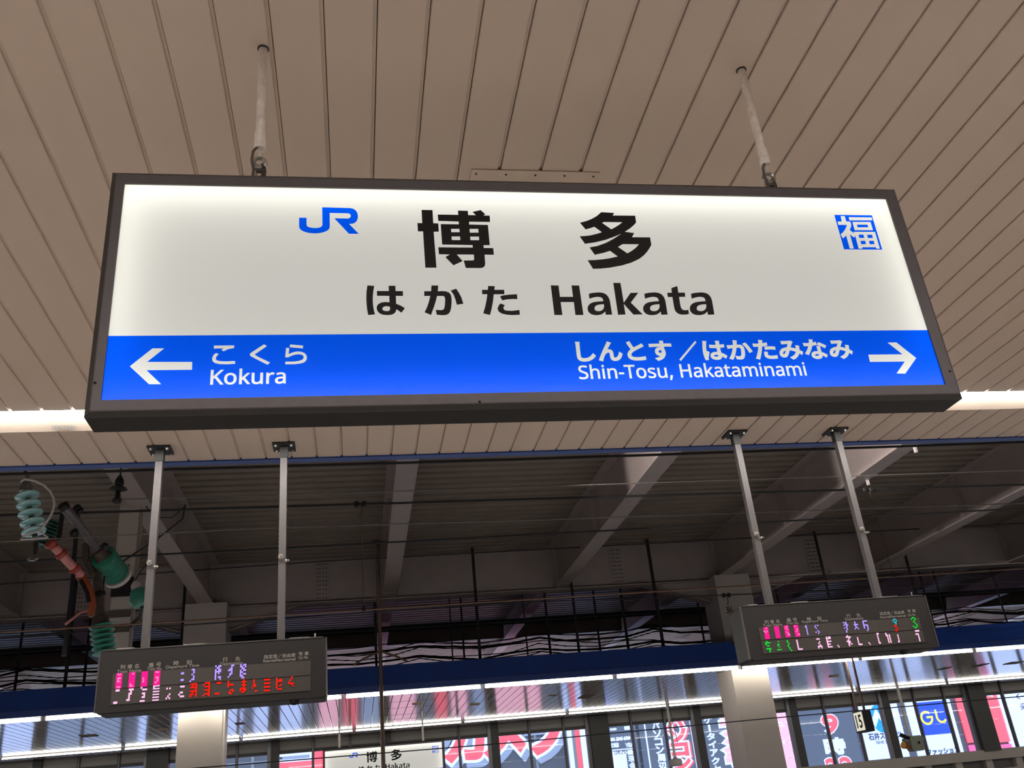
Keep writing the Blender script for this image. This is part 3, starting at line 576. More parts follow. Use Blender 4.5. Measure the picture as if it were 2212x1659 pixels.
headsL = [('列 車 名', 260, 300, 1440, 9), ('Train Name', 253, 305, 1449.5, 6.5), ('番 号', 321, 348, 1436, 9), ('Train No.', 318, 350, 1444.5, 6), ('時　 刻', 375, 414, 1431.5, 9), ('Departure Time', 359, 430, 1440, 7.5), ('行　 先', 481, 519, 1424, 9), ('Destination', 476, 524, 1433, 6.5), ('指定席／自由席', 570, 638, 1417, 8), ('Reserved/Non-reserved', 569, 638, 1425.5, 6), ('号 車', 645, 667, 1412, 8), ('Car No.', 645, 666, 1420, 6)]
board('dark departure board with mostly red lower row, hanging beside the green insulators', -1.715, -.203, .868, 1.283, ((241, 1490), (671, 1459), 1441, 1507), headsL, ledsL, (-1.45, -.525), -.42, ((-1.62, -1.50), (-1.18, -1.03), (-.46, -.32)))
ledsR = []
for x, y, ov in ((1656, 1368, '..#./..../#.#./.#../..../..../..../....'), (1679, 1366, '..../..../..../..../..../..../..../....'), (1700, 1364, '..#./.#../..#./..../.#../..#./..##/....'), (1721, 1363, '.#../..../..#./..#./.#../..../..##/....')):
    ledsR.append((x, y, blk, MG, 11, 26))
    if '#' in ov: ledsR.append((x, y, ov, PK, 11.4, 25))
ledsR += [(1744, 1361, '.#../##../.#../.#../.#../.#../.#../.#..', VI, 9, 22), (1765, 1360, '.#.#/#.../.#../..../..#./#..#/..#.', VI, 10, 20), (1828, 1355, '#.#./.##./#.##/..#./#.#./..#./.#../.#..', VI, 11, 24), (1849, 1351, '.#../.#../####/.#../.##./#..#', VI, 10, 18), (1870, 1352, '####/#.../#.../####/#..#/#..#/...#/..#.', VI, 11, 24),
          (1933, 1343, '.##./#..#/.##./..#.', 'led_cyan', 11, 13), (1935, 1357, '.##./..#./...#/.##.', RD, 11, 14), (1975, 1345, '.##./#..#/..#./.#../..#./...#/#..#/.##.', GR, 12, 25),
          (1660, 1397, '.#../####/#.../.##./..../####/..#./..#.', GR, 12, 25), (1682, 1395, '..#./..../.##./.#../..#./..../####', GR, 10, 20), (1704, 1395, '.#../.#../..#./.#../.#../..#./..#./...#', GR, 11, 24), (1727, 1393, '#.../#.../#.../#.../#.../#.../####', PK, 11, 22),
          (1770, 1390, '###./..../..#./.#../..#./####/#..#', PK, 10, 22), (1791, 1387, '#.##/####/#.../####/#.../###./#.../####', PK, 11, 24), (1813, 1396, '#.../.#..', PK, 8, 6), (1834, 1384, '.#../####/..#./.#../###./.##./.#.#/.#..', PK, 12, 24), (1857, 1385, '#.../#.../#.../#.../####', PK, 9, 18), (1880, 1390, '#.../.#..', PK, 8, 6), (1898, 1379, '.##./.#../.#../.#../.#../.##.', PK, 9, 24), (1919, 1378, '#.../##.#/.#.#/.#.#/.#.#/.#.#', PK, 10, 23), (1940, 1379, '..#./..#./..#./..#./.##.', PK, 8, 18), (1981, 1363, '####', PK, 10, 4), (1984, 1377, '###./..#./..#./..#./..#.', PK, 10, 18)]
headsR = [('列 車 名', 1651, 1684, 1343, 8.5), ('Train Name', 1648, 1690, 1350, 6), ('番 号', 1699, 1722, 1339, 8.5), ('Train No.', 1698, 1726, 1346, 5.5), ('時　 刻', 1743, 1774, 1336.5, 8.5), ('Departure Time', 1732, 1788, 1342.5, 6.5), ('行　 先', 1828, 1859, 1329.5, 8.5), ('Destination', 1825, 1865, 1336.5, 6), ('指定席／自由席', 1900, 1954, 1324, 8), ('Reserved/Non-reserved', 1901, 1957, 1331.5, 5.5), ('号 車', 1960, 1978, 1320, 8), ('Car No.', 1961, 1978, 1328, 5.5)]
board('dark departure board with magenta and green characters, hanging above the 15 sign', 2.925, 4.49, .905, 1.318, ((1644, 1385), (1992, 1361), 1344, 1400), headsR, ledsR, (3.223, 4.155), 4.2, ((3.0, 3.08), (3.36, 3.5), (4.12, 4.27)))

# ------------------------------------------------------------------ train hall roof
ZB, ZD = 4.72, 5.68           # underside of the beams, underside of the roof deck
dk = MB(); y = -9.0; P = []
while y < 38:
    P += [(y, ZD), (y + .185, ZD), (y + .20, ZD + .10), (y + .285, ZD + .10)]; y += .3
P.append((y, ZD))
dk.add([(XA, a, b) for a, b in P] + [(XB, a, b) for a, b in P], [(i, i + len(P), i + len(P) + 1, i + 1) for i in range(len(P) - 1)])
struct(dk.build('roof_deck', 'deck'), 'corrugated brown metal roof deck over the tracks', 'roof')
struct(MB().box(XA, XB, -9, 38, ZD + .12, ZD + .3).build('roof_slab', 'deck'), 'slab on the metal roof deck', 'roof')
GX = [8.62 + 3.92 * k for k in range(-8, 8)]
for i, X in enumerate(GX):
    b = thing('roof_beam', ('steel roof beam over the tracks, meeting column 36' if i == 8 else 'steel roof beam over the tracks, ' + ORD[abs(i - 8) - 1] + (' right' if i > 8 else ' left') + ' of the column 36 beam'), 'beam', (X, 14, ZB), 'roof beams', 'structure')
    MB().box(X - .012, X + .012, -9, 20.9, ZB + .02, ZD).build('web', 'beam', b)
    MB().box(X - .16, X + .16, -9, 20.45, ZB, ZB + .022).build('bottom_flange', 'beam', b)
    MB().box(X - .16, X + .16, 20.5, 20.86, ZB + .001, ZB + .024).build('splice_plate', 'beam', b)
    MB().box(X - .2, X + .2, -9, 20.9, ZD - .02, ZD - .002).build('top_flange', 'beam', b)
    for yy in (8.0, 12.4, 16.8):
        MB().box(X - .14, X + .14, yy, yy + .014, ZB + .02, ZD - .02).build('stiffener', 'beam', b)
    c = MB().box(X - .012, X + .012, 21.2, 35, ZB + .35, ZD).build('web', 'beam', b)
    MB().box(X - .16, X + .16, 21.25, 35, ZB + .33, ZB + .352).build('bottom_flange', 'beam', b)
for px, py in ((1977, 966), (1881, 1037)):
    q = atz(px, py, ZB); MB().box(8.74, 8.78, q.y - .02, q.y + .02, ZB - .09, ZB).build('lug', 'rope_white', [o for o in COL.objects if o.name.startswith('roof_beam') and abs(o.location.x - 8.62) < .1][0])
COLX = [8.74 - 11.86 * 2, 8.74 - 11.86, 8.74, 8.74 + 11.86]
gd = thing('roof_girder', 'deep plate girder running along the tracks over the far canopy', 'girder', (4, 21, ZB - .02), kind='structure')
MB().box(XA, XB, 20.98, 21.0, ZB - .02, ZD).build('web', 'beam', gd)
MB().box(XA, XB, 20.84, 21.16, ZB - .045, ZB - .02).build('bottom_flange', 'beam', gd)
for X in COLX:
    for s in (-1, 1):
        MB().prism([(X + s * .44, ZB - .02), (X + s * 2.0, ZB - .03), (X + s * .44, ZB - .55)][::s], 20.97, 21.01).build('haunch_plate', 'beam', gd)
        MB().prism([(X + s * .44, ZB - .56), (X + s * 2.0, ZB - .05), (X + s * 2.02, ZB - .03), (X + s * .44, ZB - .53)][::-s], 20.84, 21.16).build('haunch_flange', 'beam', gd)
    for s in (-2.6, 2.4):
        sp = MB().box(X + s - .16, X + s + .16, 20.96, 20.98, ZB + .02, ZD - .1).build('splice_plate', 'beam', gd)
        bo = MB()
        for r in range(9):
            for c in (-.1, -.04, .04, .1): bo.lathe((X + s + c, 20.96, ZB + .08 + r * .095), (X + s + c, 20.945, ZB + .08 + r * .095), [(0, .016), (1, .013)], 6)
        q = bo.build('bolt', 'steel_dark', sp); q['kind'] = 'stuff'
for X in GX:
    MB().box(X - .1, X + .1, 20.9, 20.98, ZB, ZD).build('stiffener', 'beam', gd)
g2 = thing('roof_girder', 'dark second girder beyond the cables under the roof', 'girder', (4, 30, ZD - .6), kind='structure')
MB().box(XA, XB, 30.0, 30.02, ZD - .42, ZD).build('web', 'beam', g2)
MB().box(XA, XB, 29.85, 30.17, ZD - .445, ZD - .42).build('bottom_flange', 'panel_dark', g2)

# ------------------------------------------------------------------ far platform canopy
ZF = 2.60
fc = thing('ceiling_far', 'glossy plank ceiling of the opposite platform reflecting the billboards', 'ceiling', (5, 24, ZF), kind='structure')
MB().box(XA, XB, 20.03, 28.6, ZF + .024, ZF + .05).build('backing', 'plank_gap', fc)
fp = None
for k in range(-72, 126):
    x = -.02 + .2 * k
    if fp is None:
        fp = MB().prism([(x + a, ZF + b) for a, b in [(0, .022), (0, .004), (.004, 0), (.184, 0), (.188, .004), (.188, .022)]], 20.04, 28.6).build('plank', 'far_plank', fc); fx = x
    else:
        o = fp.copy(); COL.objects.link(o); o.location.x = x - fx
# inspection hatch: cross joints in the planks
hx0, hx1 = at(822, 1530, 24).x, at(868, 1530, 24).x
for yy in (22.0, 23.2, 24.6, 25.7): MB().box(-.02 + .2 * 3, -.02 + .2 * 9, yy, yy + .02, ZF - .002, ZF + .002).build('joint_strip', 'vent_dark', fc)
for px, py, r, m in ((900, 1520, .11, 'speaker_tan'), (1026, 1521, .13, 'speaker_tan'), (350, 1576, .13, 'speaker_tan'), (1801, 1460, .13, 'speaker_tan')):
    c = atz(px, py, ZF)
    o = MB().lathe((c.x, c.y, ZF), (c.x, c.y, ZF - .02), [(0, r), (.7, r), (1, r * .85)], 20).build('ceiling_speaker', m)
    tag(o, {900: 'small round tan ceiling speaker near the far sign', 1026: 'round tan ceiling speaker right of the far sign', 350: 'round tan ceiling speaker left of the pale left column', 1801: 'round tan ceiling speaker below the right departure board'}[px], 'speaker', 'ceiling speakers on the far platform')
for px, py, dx, dy in ((192, 1589, .36, .36), (1268, 1503, .3, .9), (2118, 1437, .22, .5), (2040, 1444, .22, .4), (1195, 1502, .2, .12), (518, 1563, .2, .3), (2190, 1432, .4, .4)):
    c = atz(px, py, ZF)
    o = MB().box(c.x - dx / 2, c.x + dx / 2, c.y - dy / 2, c.y + dy / 2, ZF - .012, ZF).build('ceiling_vent', 'vent_dark')
    tag(o, {192: 'square brown ceiling vent left of the pale left column', 1268: 'long brown ceiling vent above the striped billboard', 2118: 'brown ceiling vent above the red banner', 2040: 'brown ceiling vent above the blue GU billboard', 1195: 'small brown ceiling vent above the red lettering', 518: 'brown ceiling vent right of the pale left column', 2190: 'brown ceiling vent at the right picture edge'}[px], 'vent', 'ceiling vents on the far platform')
ff = thing('trim_2', 'deep dark blue fascia of the opposite platform canopy', 'trim', (5, 20, ZF), kind='structure')
MB().box(XA, XB, 19.98, 20.02, ZF + .12, ZF + .50).build('fascia', 'fascia_blue', ff)
MB().prism_x([(19.985, ZF + .115), (20.0, ZF - .01), (20.03, ZF - .01), (20.03, ZF + .115)], XA, XB).build('lower_lip', 'fascia_blue', ff)
struct(MB().box(XA, XB, 20.02, 29, ZF + .44, ZF + .5).build('roof_far_canopy', 'panel_dark'), 'top sheet of the opposite platform canopy', 'roof')

def lamp_row(Y, X0, L, n0, n1, lab, grp, r=.026, m='lamp_far'):
    first = None
    for k in range(n0, n1):
        x = X0 + k * L
        if first is None:
            g = thing('batten_lamp', lab, 'lamp', (x + L / 2, Y, ZF - .07), grp)
            MB().tube([(x + .05, Y, ZF - .042), (x + L - .05, Y, ZF - .042)], r, 10).build('lamp_tube', m, g, True)
            MB().prism_x([(Y - .03, ZF - .001), (Y + .03, ZF - .001), (Y + .02, ZF - .018), (Y - .02, ZF - .018)], x + .02, x + L - .02).build('batten', 'fixture', g)
            for q in (x + .035, x + L - .035): MB().box(q - .015, q + .015, Y - .028, Y + .028, ZF - .07, ZF - .018).build('lamp_holder', 'fixture', g)
            first = g; f0 = x
        else: g = copy_tree(first, (x - f0, 0, 0))
        n_ = round((x + L / 2 - 8.74) / L - .5) if x + L / 2 > 8.74 else round((8.74 - x - L / 2) / L - .5)
        g['label'] = lab + ', ' + ORD[min(20, max(0, n_))] + (' right' if x + L / 2 > 8.74 else ' left') + ' of column 36'
lamp_row(20.2, -.25, 2.885, -8, 13, 'lit batten lamp in the front canopy row', 'front batten lamps of the far canopy')
lamp_row(27.3, -.07, 3.0, -8, 13, 'lit batten lamp in the rear canopy row', 'rear batten lamps of the far canopy', .02, 'lamp_rear')

# columns
CNAMES = {0: 'pale steel column outside the frame on the left', 1: 'pale steel column below the departure board with red characters', 2: 'pale steel column numbered 36, right of the telephone billboards', 3: 'pale steel column outside the frame on the right'}
for i, X in enumerate(COLX):
    c = thing('column', CNAMES[i], 'column', (X, 20.95, -1.55), kind='structure')
    MB().cbox(X - .43, X + .43, 20.5, 21.4, -1.55, ZF + .02, .0).build('shaft', 'column_paint', c)
    MB().box(X - .43, X + .43, 20.5, 21.4, ZF + .5, ZB).build('upper_shaft', 'column_paint', c)
    MB().box(X + .435, X + .475, 20.6, 20.64, -1.55, ZF).build('drain_pipe', 'white_paint', c)
    if i == 2:
        a = at(1579, 1317, 20.5)
        ink('lettering', fit(glyphs('36'), 8.45, 8.62, a.z - .07, a.z + .07), 20.498, 'ink_black', c)

# the far name board: the same kind of sign, seen across the tracks
far = copy_tree(sign, (-.02, 24.1 - D, -.20), label='smaller looking Hakata name board across the tracks, cut by the picture bottom')
fo = Vector((-.02, 24.1 - D, -.20))
for X, lb in ((-.42, 'over the JR emblem end'), (1.60, 'over the badge end')):
    h = thing('hanging_pole', 'thin pale pole carrying the far name board, ' + lb, 'pole', (X, 24.22, KZ1 - .2), 'poles carrying the far name board')
    MB().tube([(X, 24.22, ZF), (X, 24.22, 2.2)], .02, 10).build('pipe', 'pole_paint', h, True)
    MB().tube([(X, 24.22, 2.2), (X, 24.22, KZ1 - .2)], .03, 10).build('sleeve', 'pole_paint', h, True)

# number 15 box: faces along the platform
X = 11.42; p0 = at(1838, 1545, 20.05); p1 = at(1855, 1589, 20.05)
nb = thing('platform_number_box', 'lit white box sign reading 15, hanging in front of the billboards', 'sign', (X + .12, 20.3, p1.z))
NX = (at(1862, 1535, 20.02).x + at(1872, 1580, 20.02).x) / 2
zt, zb = at(1866, 1533, 20.02).z, at(1876, 1580, 20.02).z
MB().box(NX, NX + .20, 20.02, 20.46, zb, zt).build('case', 'frame_dark', nb)
MB().box(NX - .004, NX, 20.05, 20.43, zb + .04, zt - .03).build('number_face', 'number_face', nb)
cc = bold(fit(glyphs('15'), -.12, .12, zb + .10, zt - .09), .008)
ink('lettering', cc, 0, 'ink_black', nb, mapper=lambda u, v: (NX - .006, 20.24 - u, v))
for yy in (20.09, 20.40):
    MB().box(NX + .08, NX + .12, yy - .02, yy + .02, zt, ZF).build('rod', 'pole_brown', nb)

# ------------------------------------------------------------------ window wall and what hangs before it
YW = 30.0; WT, WB = 2.34, .64
fac = thing('wall_far', 'dark panelled wall above and below the far windows', 'wall', (5, YW, -1.55), kind='structure')
MB().box(XA, XB, YW - .02, YW + .1, WT, 4.45).build('upper_wall', 'wall_panel', fac)
MB().box(XA, XB, YW - .05, YW + .1, WT - .02, WT + .07).build('head_rail', 'mullion_dark', fac)
MB().box(XA, XB, YW - .25, YW + .1, WB - .30, WB).build('sill_beam', 'column_paint', fac)
MB().box(XA, XB, YW - .2, YW + .1, WB - .78, WB - .58).build('lower_beam', 'column_paint', fac)
MB().box(XA, XB, YW + .05, YW + .1, -1.55, WB - .3).build('lower_wall', 'panel_dark', fac)
for X in np.arange(-8, 26, 1.09): MB().box(X - .12, X + .12, YW - .15, YW + .05, WB - .58, WB - .30).build('sill_bracket', 'column_paint', fac)
POST = [7.43 + 3.27 * k for k in range(-6, 7)]
for i in range(len(POST) - 1):
    a, b = POST[i], POST[i + 1]
    wn = thing('window_%d' % (i + 1), 'three-pane window bay looking out on the hoardings, ' + ORD[i] + ' bay from the left', 'window', ((a + b) / 2, YW, WB), 'far windows', 'structure')
    th = (b - a) / 3
    for k in range(3):
        x0, x1 = a + k * th, a + (k + 1) * th
        MB().box(x0 + .03, x1 - .03, YW + .01, YW + .018, WB, WT).build('pane', 'glass', wn)
    for k in (1, 2):
        MB().box(a + k * th - .035, a + k * th + .035, YW - .09, YW + .03, WB - .02, 4.45).build('mullion', 'mullion_dark', wn)
        MB().box(a + k * th - .012, a + k * th + .012, YW - .10, YW - .09, WB - .02, 4.45).build('mullion_cap', 'mullion', wn)
    big = (i - 6) % 4 == 0
    hw = .30 if big else .12
    MB().box(a - hw, a + hw, YW - (.3 if big else .16), YW + .05, WB - .05, 4.45).build('post', 'mullion_dark', wn)
    MB().box(a - hw - .10, a - hw, YW - .14, YW + .03, WB - .05, 4.45).build('post_cap', 'mullion', wn)
# hand lamp and camera on drop poles
p = at(1440, 1520, 26); q = at(1458, 1636, 26)
t = thing('pendant_lamp', 'small grey lamp head on a drop pole before the computer billboard', 'lamp', (q.x, 26, q.z - .2))
MB().tube([(q.x, 26, ZF), (q.x, 26, q.z)], .035, 10).build('drop_pole', 'pole_paint', t, True)
MB().lathe((q.x, 26, q.z + .02), (q.x, 26, q.z - .22), [(0, .05), (.2, .06), (.3, .16), (.9, .18), (1, .15)], 16).build('lamp_head', 'fixture', t, True)
MB().tube([(q.x + .14, 26, q.z + .35), (q.x + .10, 26, q.z + .9), (q.x + .02, 26, q.z + 1.5)], .008, 6).build('cord', 'wire_black', t)
q = at(1966, 1592, 26)
t = thing('platform_camera', 'grey green camera unit with brass horn on a drop pole', 'camera', (q.x, 26, q.z - .5))
MB().tube([(q.x, 26, ZF), (q.x, 26, q.z)], .04, 10).build('drop_pole', 'pole_paint', t, True)
MB().cbox(q.x - .10, q.x + .28, 25.85, 26.15, q.z - .38, q.z + .02, .05).build('housing', 'camera_box', t)
MB().cbox(q.x - .22, q.x + .36, 25.9, 26.1, q.z - .12, q.z - .02, .03).build('cross_plate', 'camera_box', t)
MB().lathe((q.x - .05, 25.95, q.z - .3), (q.x - .36, 25.85, q.z - .2), [(0, .03), (.4, .05), (1, .1)], 14).build('horn', 'brass', t, True)
MB().lathe((q.x - .05, 25.95, q.z - .05), (q.x - .34, 25.85, q.z + .06), [(0, .05), (1, .06)], 14).build('lens_tube', 'ink_black', t, True)
MB().box(q.x + .10, q.x + .17, 25.84, 25.85, q.z - .2, q.z - .14).build('port', 'ink_black', t)

# ------------------------------------------------------------------ overhead line
def line(name, label, pts, Y, r, m, group='overhead wires along the tracks', n=6):
    P = [at(px, py, Y) for px, py in pts]
    a = P[0] + (P[0] - P[1]).normalized() * 6; b = P[-1] + (P[-1] - P[-2]).normalized() * 8
    o = MB().tube([a] + P + [b], r, n).build(name, m, smooth=True)
    return tag(o, label, 'wire', group)
line('feeder_cable', 'thick black cable just under the near blue edge trim', [(0, 1025), (1110, 993), (2212, 955)], 9.5, .015, 'wire_black')
line('auxiliary_wire', 'thin grey wire between the two thick black wires', [(0, 1092), (240, 1079), (560, 1071), (1110, 1053), (2212, 1016)], 12.0, .008, 'wire_grey')
line('messenger_wire', 'thick black wire that carries the droppers', [(0, 1113), (560, 1096), (1110, 1079), (2212, 1047)], 12.3, .016, 'wire_black')
line('guy_wire', 'thin pale wire running below the dropper wire', [(0, 1170), (560, 1141), (1110, 1125), (2212, 1087)], 12.0, .008, 'wire_grey')
line('return_wire', 'dark wire crossing just above the girder face', [(0, 1215), (560, 1187), (1110, 1157), (2212, 1098)], 14.0, .014, 'wire_black')
line('contact_wire', 'bronze contact wire crossing below the girder', [(0, 1366), (560, 1332), (1110, 1297), (2212, 1228)], 12.3, .012, 'wire_bronze')
line('far_contact_wire', 'thin dark wire just under the bronze contact wire', [(0, 1378), (1100, 1302), (1660, 1282), (2212, 1255)], 17.0, .011, 'wire_black')
line('far_line', 'thinnest dark wire crossing in front of the billboards', [(0, 1693), (550, 1649), (1110, 1604), (1660, 1552), (2212, 1504)], 16.0, .009, 'wire_black')
line('span_wire', 'faint dark wire crossing the girder face near its top', [(0, 1262), (700, 1212), (1440, 1172), (2212, 1130)], 18.5, .012, 'wire_black')
def dropper(px0, py0, px1, py1, Y, lab):
    a = at(px0, py0, Y); b = at(px1, py1, Y)
    t = thing('dropper', lab, 'wire', (b.x, Y, b.z), 'droppers of the overhead line')
    MB().tube([a, b], .006, 6).build('rod', 'wire_bronze', t)
    for dx in (-.06, .04): MB().lathe((a.x + dx, Y - .03, a.z), (a.x + dx, Y + .03, a.z), [(0, .03), (.3, .045), (.7, .045), (1, .03)], 10).build('clamp', 'wire_black', t)
    MB().lathe((b.x, Y, b.z + .05), (b.x, Y, b.z - .02), [(0, .012), (.6, .03), (1, .03)], 8).build('clip', 'wire_black', t)
    MB().tube([(a.x, Y, a.z - .05), (a.x + .02, Y, a.z - .12), (a.x - .03, Y, a.z - .17)], .004, 5).build('tail', 'wire_black', t)
dropper(780, 1089, 786, 1317, 12.3, 'dropper rod left of the long roof beam')
dropper(1877, 1058, 1930, 1244, 12.3, 'dropper rod with two round clamps right of the boards')
dropper(1570, 1286, 1585, 1392, 17.0, 'dropper rod beside the number 36')

# mast and cantilever with insulators
YM = 14.0
mx0, mx1, ZM = -3.45, -3.17, 2.05
ms = thing('catenary_mast', 'pale steel mast behind the green insulators', 'mast', (-3.31, YM, ZM))
MB().box(mx0, mx1, YM, YM + .02, ZM, ZD).build('front_flange', 'column_paint', ms)
MB().box(mx0, mx1, YM + .26, YM + .28, ZM, ZD).build('back_flange', 'column_paint', ms)
MB().box(-3.32, -3.30, YM + .02, YM + .26, ZM, ZD).build('web', 'column_paint', ms)
for zz, m in ((at(265, 1268, YM).z, 'frame_dark'), (at(262, 1326, YM).z, 'bracket_brown'), (at(262, 1358, YM).z, 'bracket_brown')):
    hgt = .14 if m == 'frame_dark' else .05
    MB().box(mx0 - .01, mx1 + .01, YM - .02, YM, zz - hgt, zz + hgt).build('clamp_plate', m, ms)
for r in range(6):
    for c in (-.08, .06):
        zz = 5.1 - r * .12 - (0 if r < 3 else .9)
        MB().lathe((-3.31 + c, YM, zz), (-3.31 + c, YM - .015, zz), [(0, .017), (1, .014)], 6).build('bolt', 'bracket_brown', ms)
MB().prism([(-3.60, 5.60), (-3.17, 5.60), (-3.17, 5.15), (-3.30, 5.15)], YM + .1, YM + .12).build('gusset', 'column_paint', ms)

G0 = lambda x, y, Y: at(x / 6.506, 1020 + y / 6.506, Y)
G1 = lambda x, y, Y: at(60 + x / 6.144, 1150 + y / 6.144, Y)
def discs(p, q, n, r, m, t, core='steel_dark', th=.5):
    p, q = Vector(p), Vector(q)
    MB().tube([p, q], r * .22, 10).build('core', core, t, True)
    for k in range(n):
        c0 = p.lerp(q, k / n); c1 = p.lerp(q, (k + .72) / n)
        MB().lathe(c0, c1, [(0, r * .3), (.12, r * .72), (.35, r * .97), (.55, r), (.75, r * .93), (.9, r * .6), (.92, r * .35), (1, r * .3)], 22).build('shed', m, t, True)
def ribs(p, q, n, r, m, t):
    prof = []
    for k in range(n): prof += [(k / n, r * .86), ((k + .25) / n, r), ((k + .6) / n, r), ((k + .9) / n, r * .86)]
    return MB().lathe(p, q, prof + [(1, r * .8)], 20).build('ribbed_body', m, t, True)
YI = 11.0
s0, s1 = G0(372, 285, YI), G0(492, 910, YI)
st = thing('insulator_string', 'hanging string of five pale turquoise insulator discs', 'insulator', tuple(s1), 'overhead line insulators')
discs(s0, s1, 5, .136, 'porcelain', st)
tp = G0(360, 270, YI)
MB().lathe(tp + Vector((0, 0, .22)), tp, [(0, .02), (.3, .03), (.35, .05), (.6, .05), (.65, .065), (1, .075)], 12).build('cap', 'steel_bright', st, True)
up = G0(350, 20, YI); MB().tube([tp + Vector((0, 0, .2)), up, Vector((up.x - .02, YI, ZD))], .018, 8).build('suspension_rod', 'steel_dark', st)
MB().box(up.x - .09, up.x + .07, YI - .05, YI + .05, up.z + .05, up.z + .08).build('hanger_plate', 'rope_white', st)
MB().tube([G0(*c, YI - .1) for c in ((290, 135), (340, 100), (410, 105), (500, 125), (620, 180), (710, 270), (755, 370), (765, 460), (735, 560), (690, 650), (620, 740), (555, 830))], .014, 8).build('arcing_horn', 'rope_white', st, True)
MB().tube([G0(*c, YI - .1) for c in ((670, 910), (555, 830), (400, 865), (320, 905), (290, 945), (450, 938), (680, 918))], .011, 8).build('arcing_ring', 'rope_white', st, True)
MB().tube([G0(510, 980, YI), G0(490, 1160, YI)], [.03, .022], 8).build('lower_link', 'steel_dark', st, True)
for c in ((380, 1235), (450, 1245), (510, 1225)): MB().tube([G0(470, 1165, YI), G0(*c, YI)], [.014, .03], 8).build('claw', 'wire_grey', st, True)

ca = thing('cantilever', 'grey and red bracket arm with green insulators at the mast', 'bracket', tuple(G1(960, 1180, 12.6)))
YC = 12.4
MB().tube([G0(880, 470, 12.0), G0(1110, 740, 12.2), G0(1110, 742, 12.2), G0(1400, 1130, 12.6)], [.062, .06, .052, .05], 14).build('upper_tube', 'tube_grey', ca, True)
MB().lathe(G0(868, 455, 11.97), G0(915, 510, 12.02), [(0, .06), (.1, .07), (1, .07)], 14).build('end_cap', 'frame_dark', ca, True)
ribs(G0(1450, 1180, 12.6), G0(1640, 1440, 13.0), 9, .165, 'green_insulator', ca)
MB().lathe(G0(1640, 1440, 13.0), G0(1665, 1475, 13.05), [(0, .185), (1, .185)], 20).build('end_flange', 'rope_white', ca, True)
MB().lathe(G0(1380, 1090, 12.55), G0(1465, 1200, 12.62), [(0, .06), (.2, .09), (.8, .1), (1, .12)], 14).build('socket', 'bracket_brown', ca, True)
discs(G0(790, 690, 13.0), G0(590, 1060, 13.0), 8, .125, 'green_dark', ca, th=.8)
rp = [G0(710, 990, 12.1), G0(800, 1090, 12.2), G0(1010, 1320, 12.4), G0(1160, 1470, 12.5)]
MB().tube(rp, .052, 14).build('red_tube', 'red_rod', ca, True)
for a_, b_ in ((.12, .3), (.36, .74), (.8, .97)):
    A, B = rp[0].lerp(rp[-1], a_), rp[0].lerp(rp[-1], b_); MB().tube([A, B], .055, 14).build('pale_band', 'red_band', ca, True)
for tt in (0.02, .33, .77):
    A = rp[0].lerp(rp[-1], tt); dv = (rp[-1] - rp[0]).normalized()
    MB().lathe(A - dv * .035, A + dv * .035, [(0, .06), (.2, .078), (.8, .078), (1, .06)], 14).build('clamp_collar', 'red_rod', ca, True)
MB().tube([G1(680, 560, 12.5), G1(780, 700, 12.5), G1(840, 850, 12.5), G1(860, 980, 12.5), G1(835, 1120, 12.5)], [.055, .055, .05, .045, .03], 12).build('curved_arm', 'orange_rod', ca, True)
MB().tube([G1(700, 640, 12.45), G1(780, 800, 12.45), G1(810, 930, 12.45)], .03, 8).build('strap', 'frame_dark', ca, True)
MB().tube([G1(780, 1040, 12.5), G1(700, 1060, 12.4), G1(500, 1220, 12.3)], .018, 8).build('steady_arm', 'red_band', ca, True)
MB().tube([G1(900, 300, 12.7), G1(930, 700, 12.7), G1(965, 1170, 12.7)], [.055, .06, .065], 12).build('drop_tube', 'bracket_brown', ca, True)
MB().lathe(G1(960, 1110, 12.7), G1(970, 1230, 12.7), [(0, .08), (.5, .1), (1, .12)], 14).build('socket', 'bracket_brown', ca, True)
MB().lathe(G1(945, 780, 12.7), G1(955, 870, 12.7), [(0, .05), (.2, .08), (.8, .08), (1, .05)], 12).build('clamp', 'frame_dark', ca, True)
discs(G1(975, 1220, 12.7), G1(1030, 1640, 12.7), 6, .155, 'green_insulator', ca)
MB().tube([G1(1020, 580, 12.8), G1(1000, 700, 12.8), G1(1010, 1180, 12.8)], .014, 6).build('wire', 'wire_black', ca)
MB().tube([G0(880, 560, 12.2), G0(820, 960, 12.2)], .03, 8).build('strut', 'frame_dark', ca, True)
MB().tube([G0(1100, 520, 12.3), G0(1070, 860, 12.4), G0(1010, 1659, 12.4), G1(480, 1640, 12.4)], .028, 8).build('strut', 'frame_dark', ca, True)
MB().tube([G0(1200, 1010, 12.6), G0(1210, 1250, 12.6), G0(1300, 1450, 12.6)], .05, 8).build('strut', 'bracket_brown', ca, True)
MB().tube([G0(1400, 1150, 12.7), G0(1370, 1659, 12.7)], .035, 8).build('strut', 'frame_dark', ca, True)
for c in ((1080, 500), (1110, 540), (1030, 850), (1460, 1040)): MB().lathe(G0(c[0] - 30, c[1] - 20, 12.2), G0(c[0] + 40, c[1] + 30, 12.25), [(0, .03), (.3, .055), (.7, .055), (1, .03)], 8).build('clamp', 'frame_dark', ca, True)
ri = thing('rod_insulator', 'small pear-shaped green insulator beside the left board pole', 'insulator', tuple(G1(1500, 960, 13.4)), 'overhead line insulators')
MB().lathe(G1(1430, 680, 13.4), G1(1520, 980, 13.4), [(0, .05), (.25, .06), (.3, .10), (.7, .15), (.95, .12), (1, .06)], 18).build('body', 'green_insulator', ri, True)
MB().lathe(G1(1425, 650, 13.4), G1(1450, 760, 13.4), [(0, .03), (.4, .07), (1, .075)], 14).build('collar', 'rope_white', ri, True)
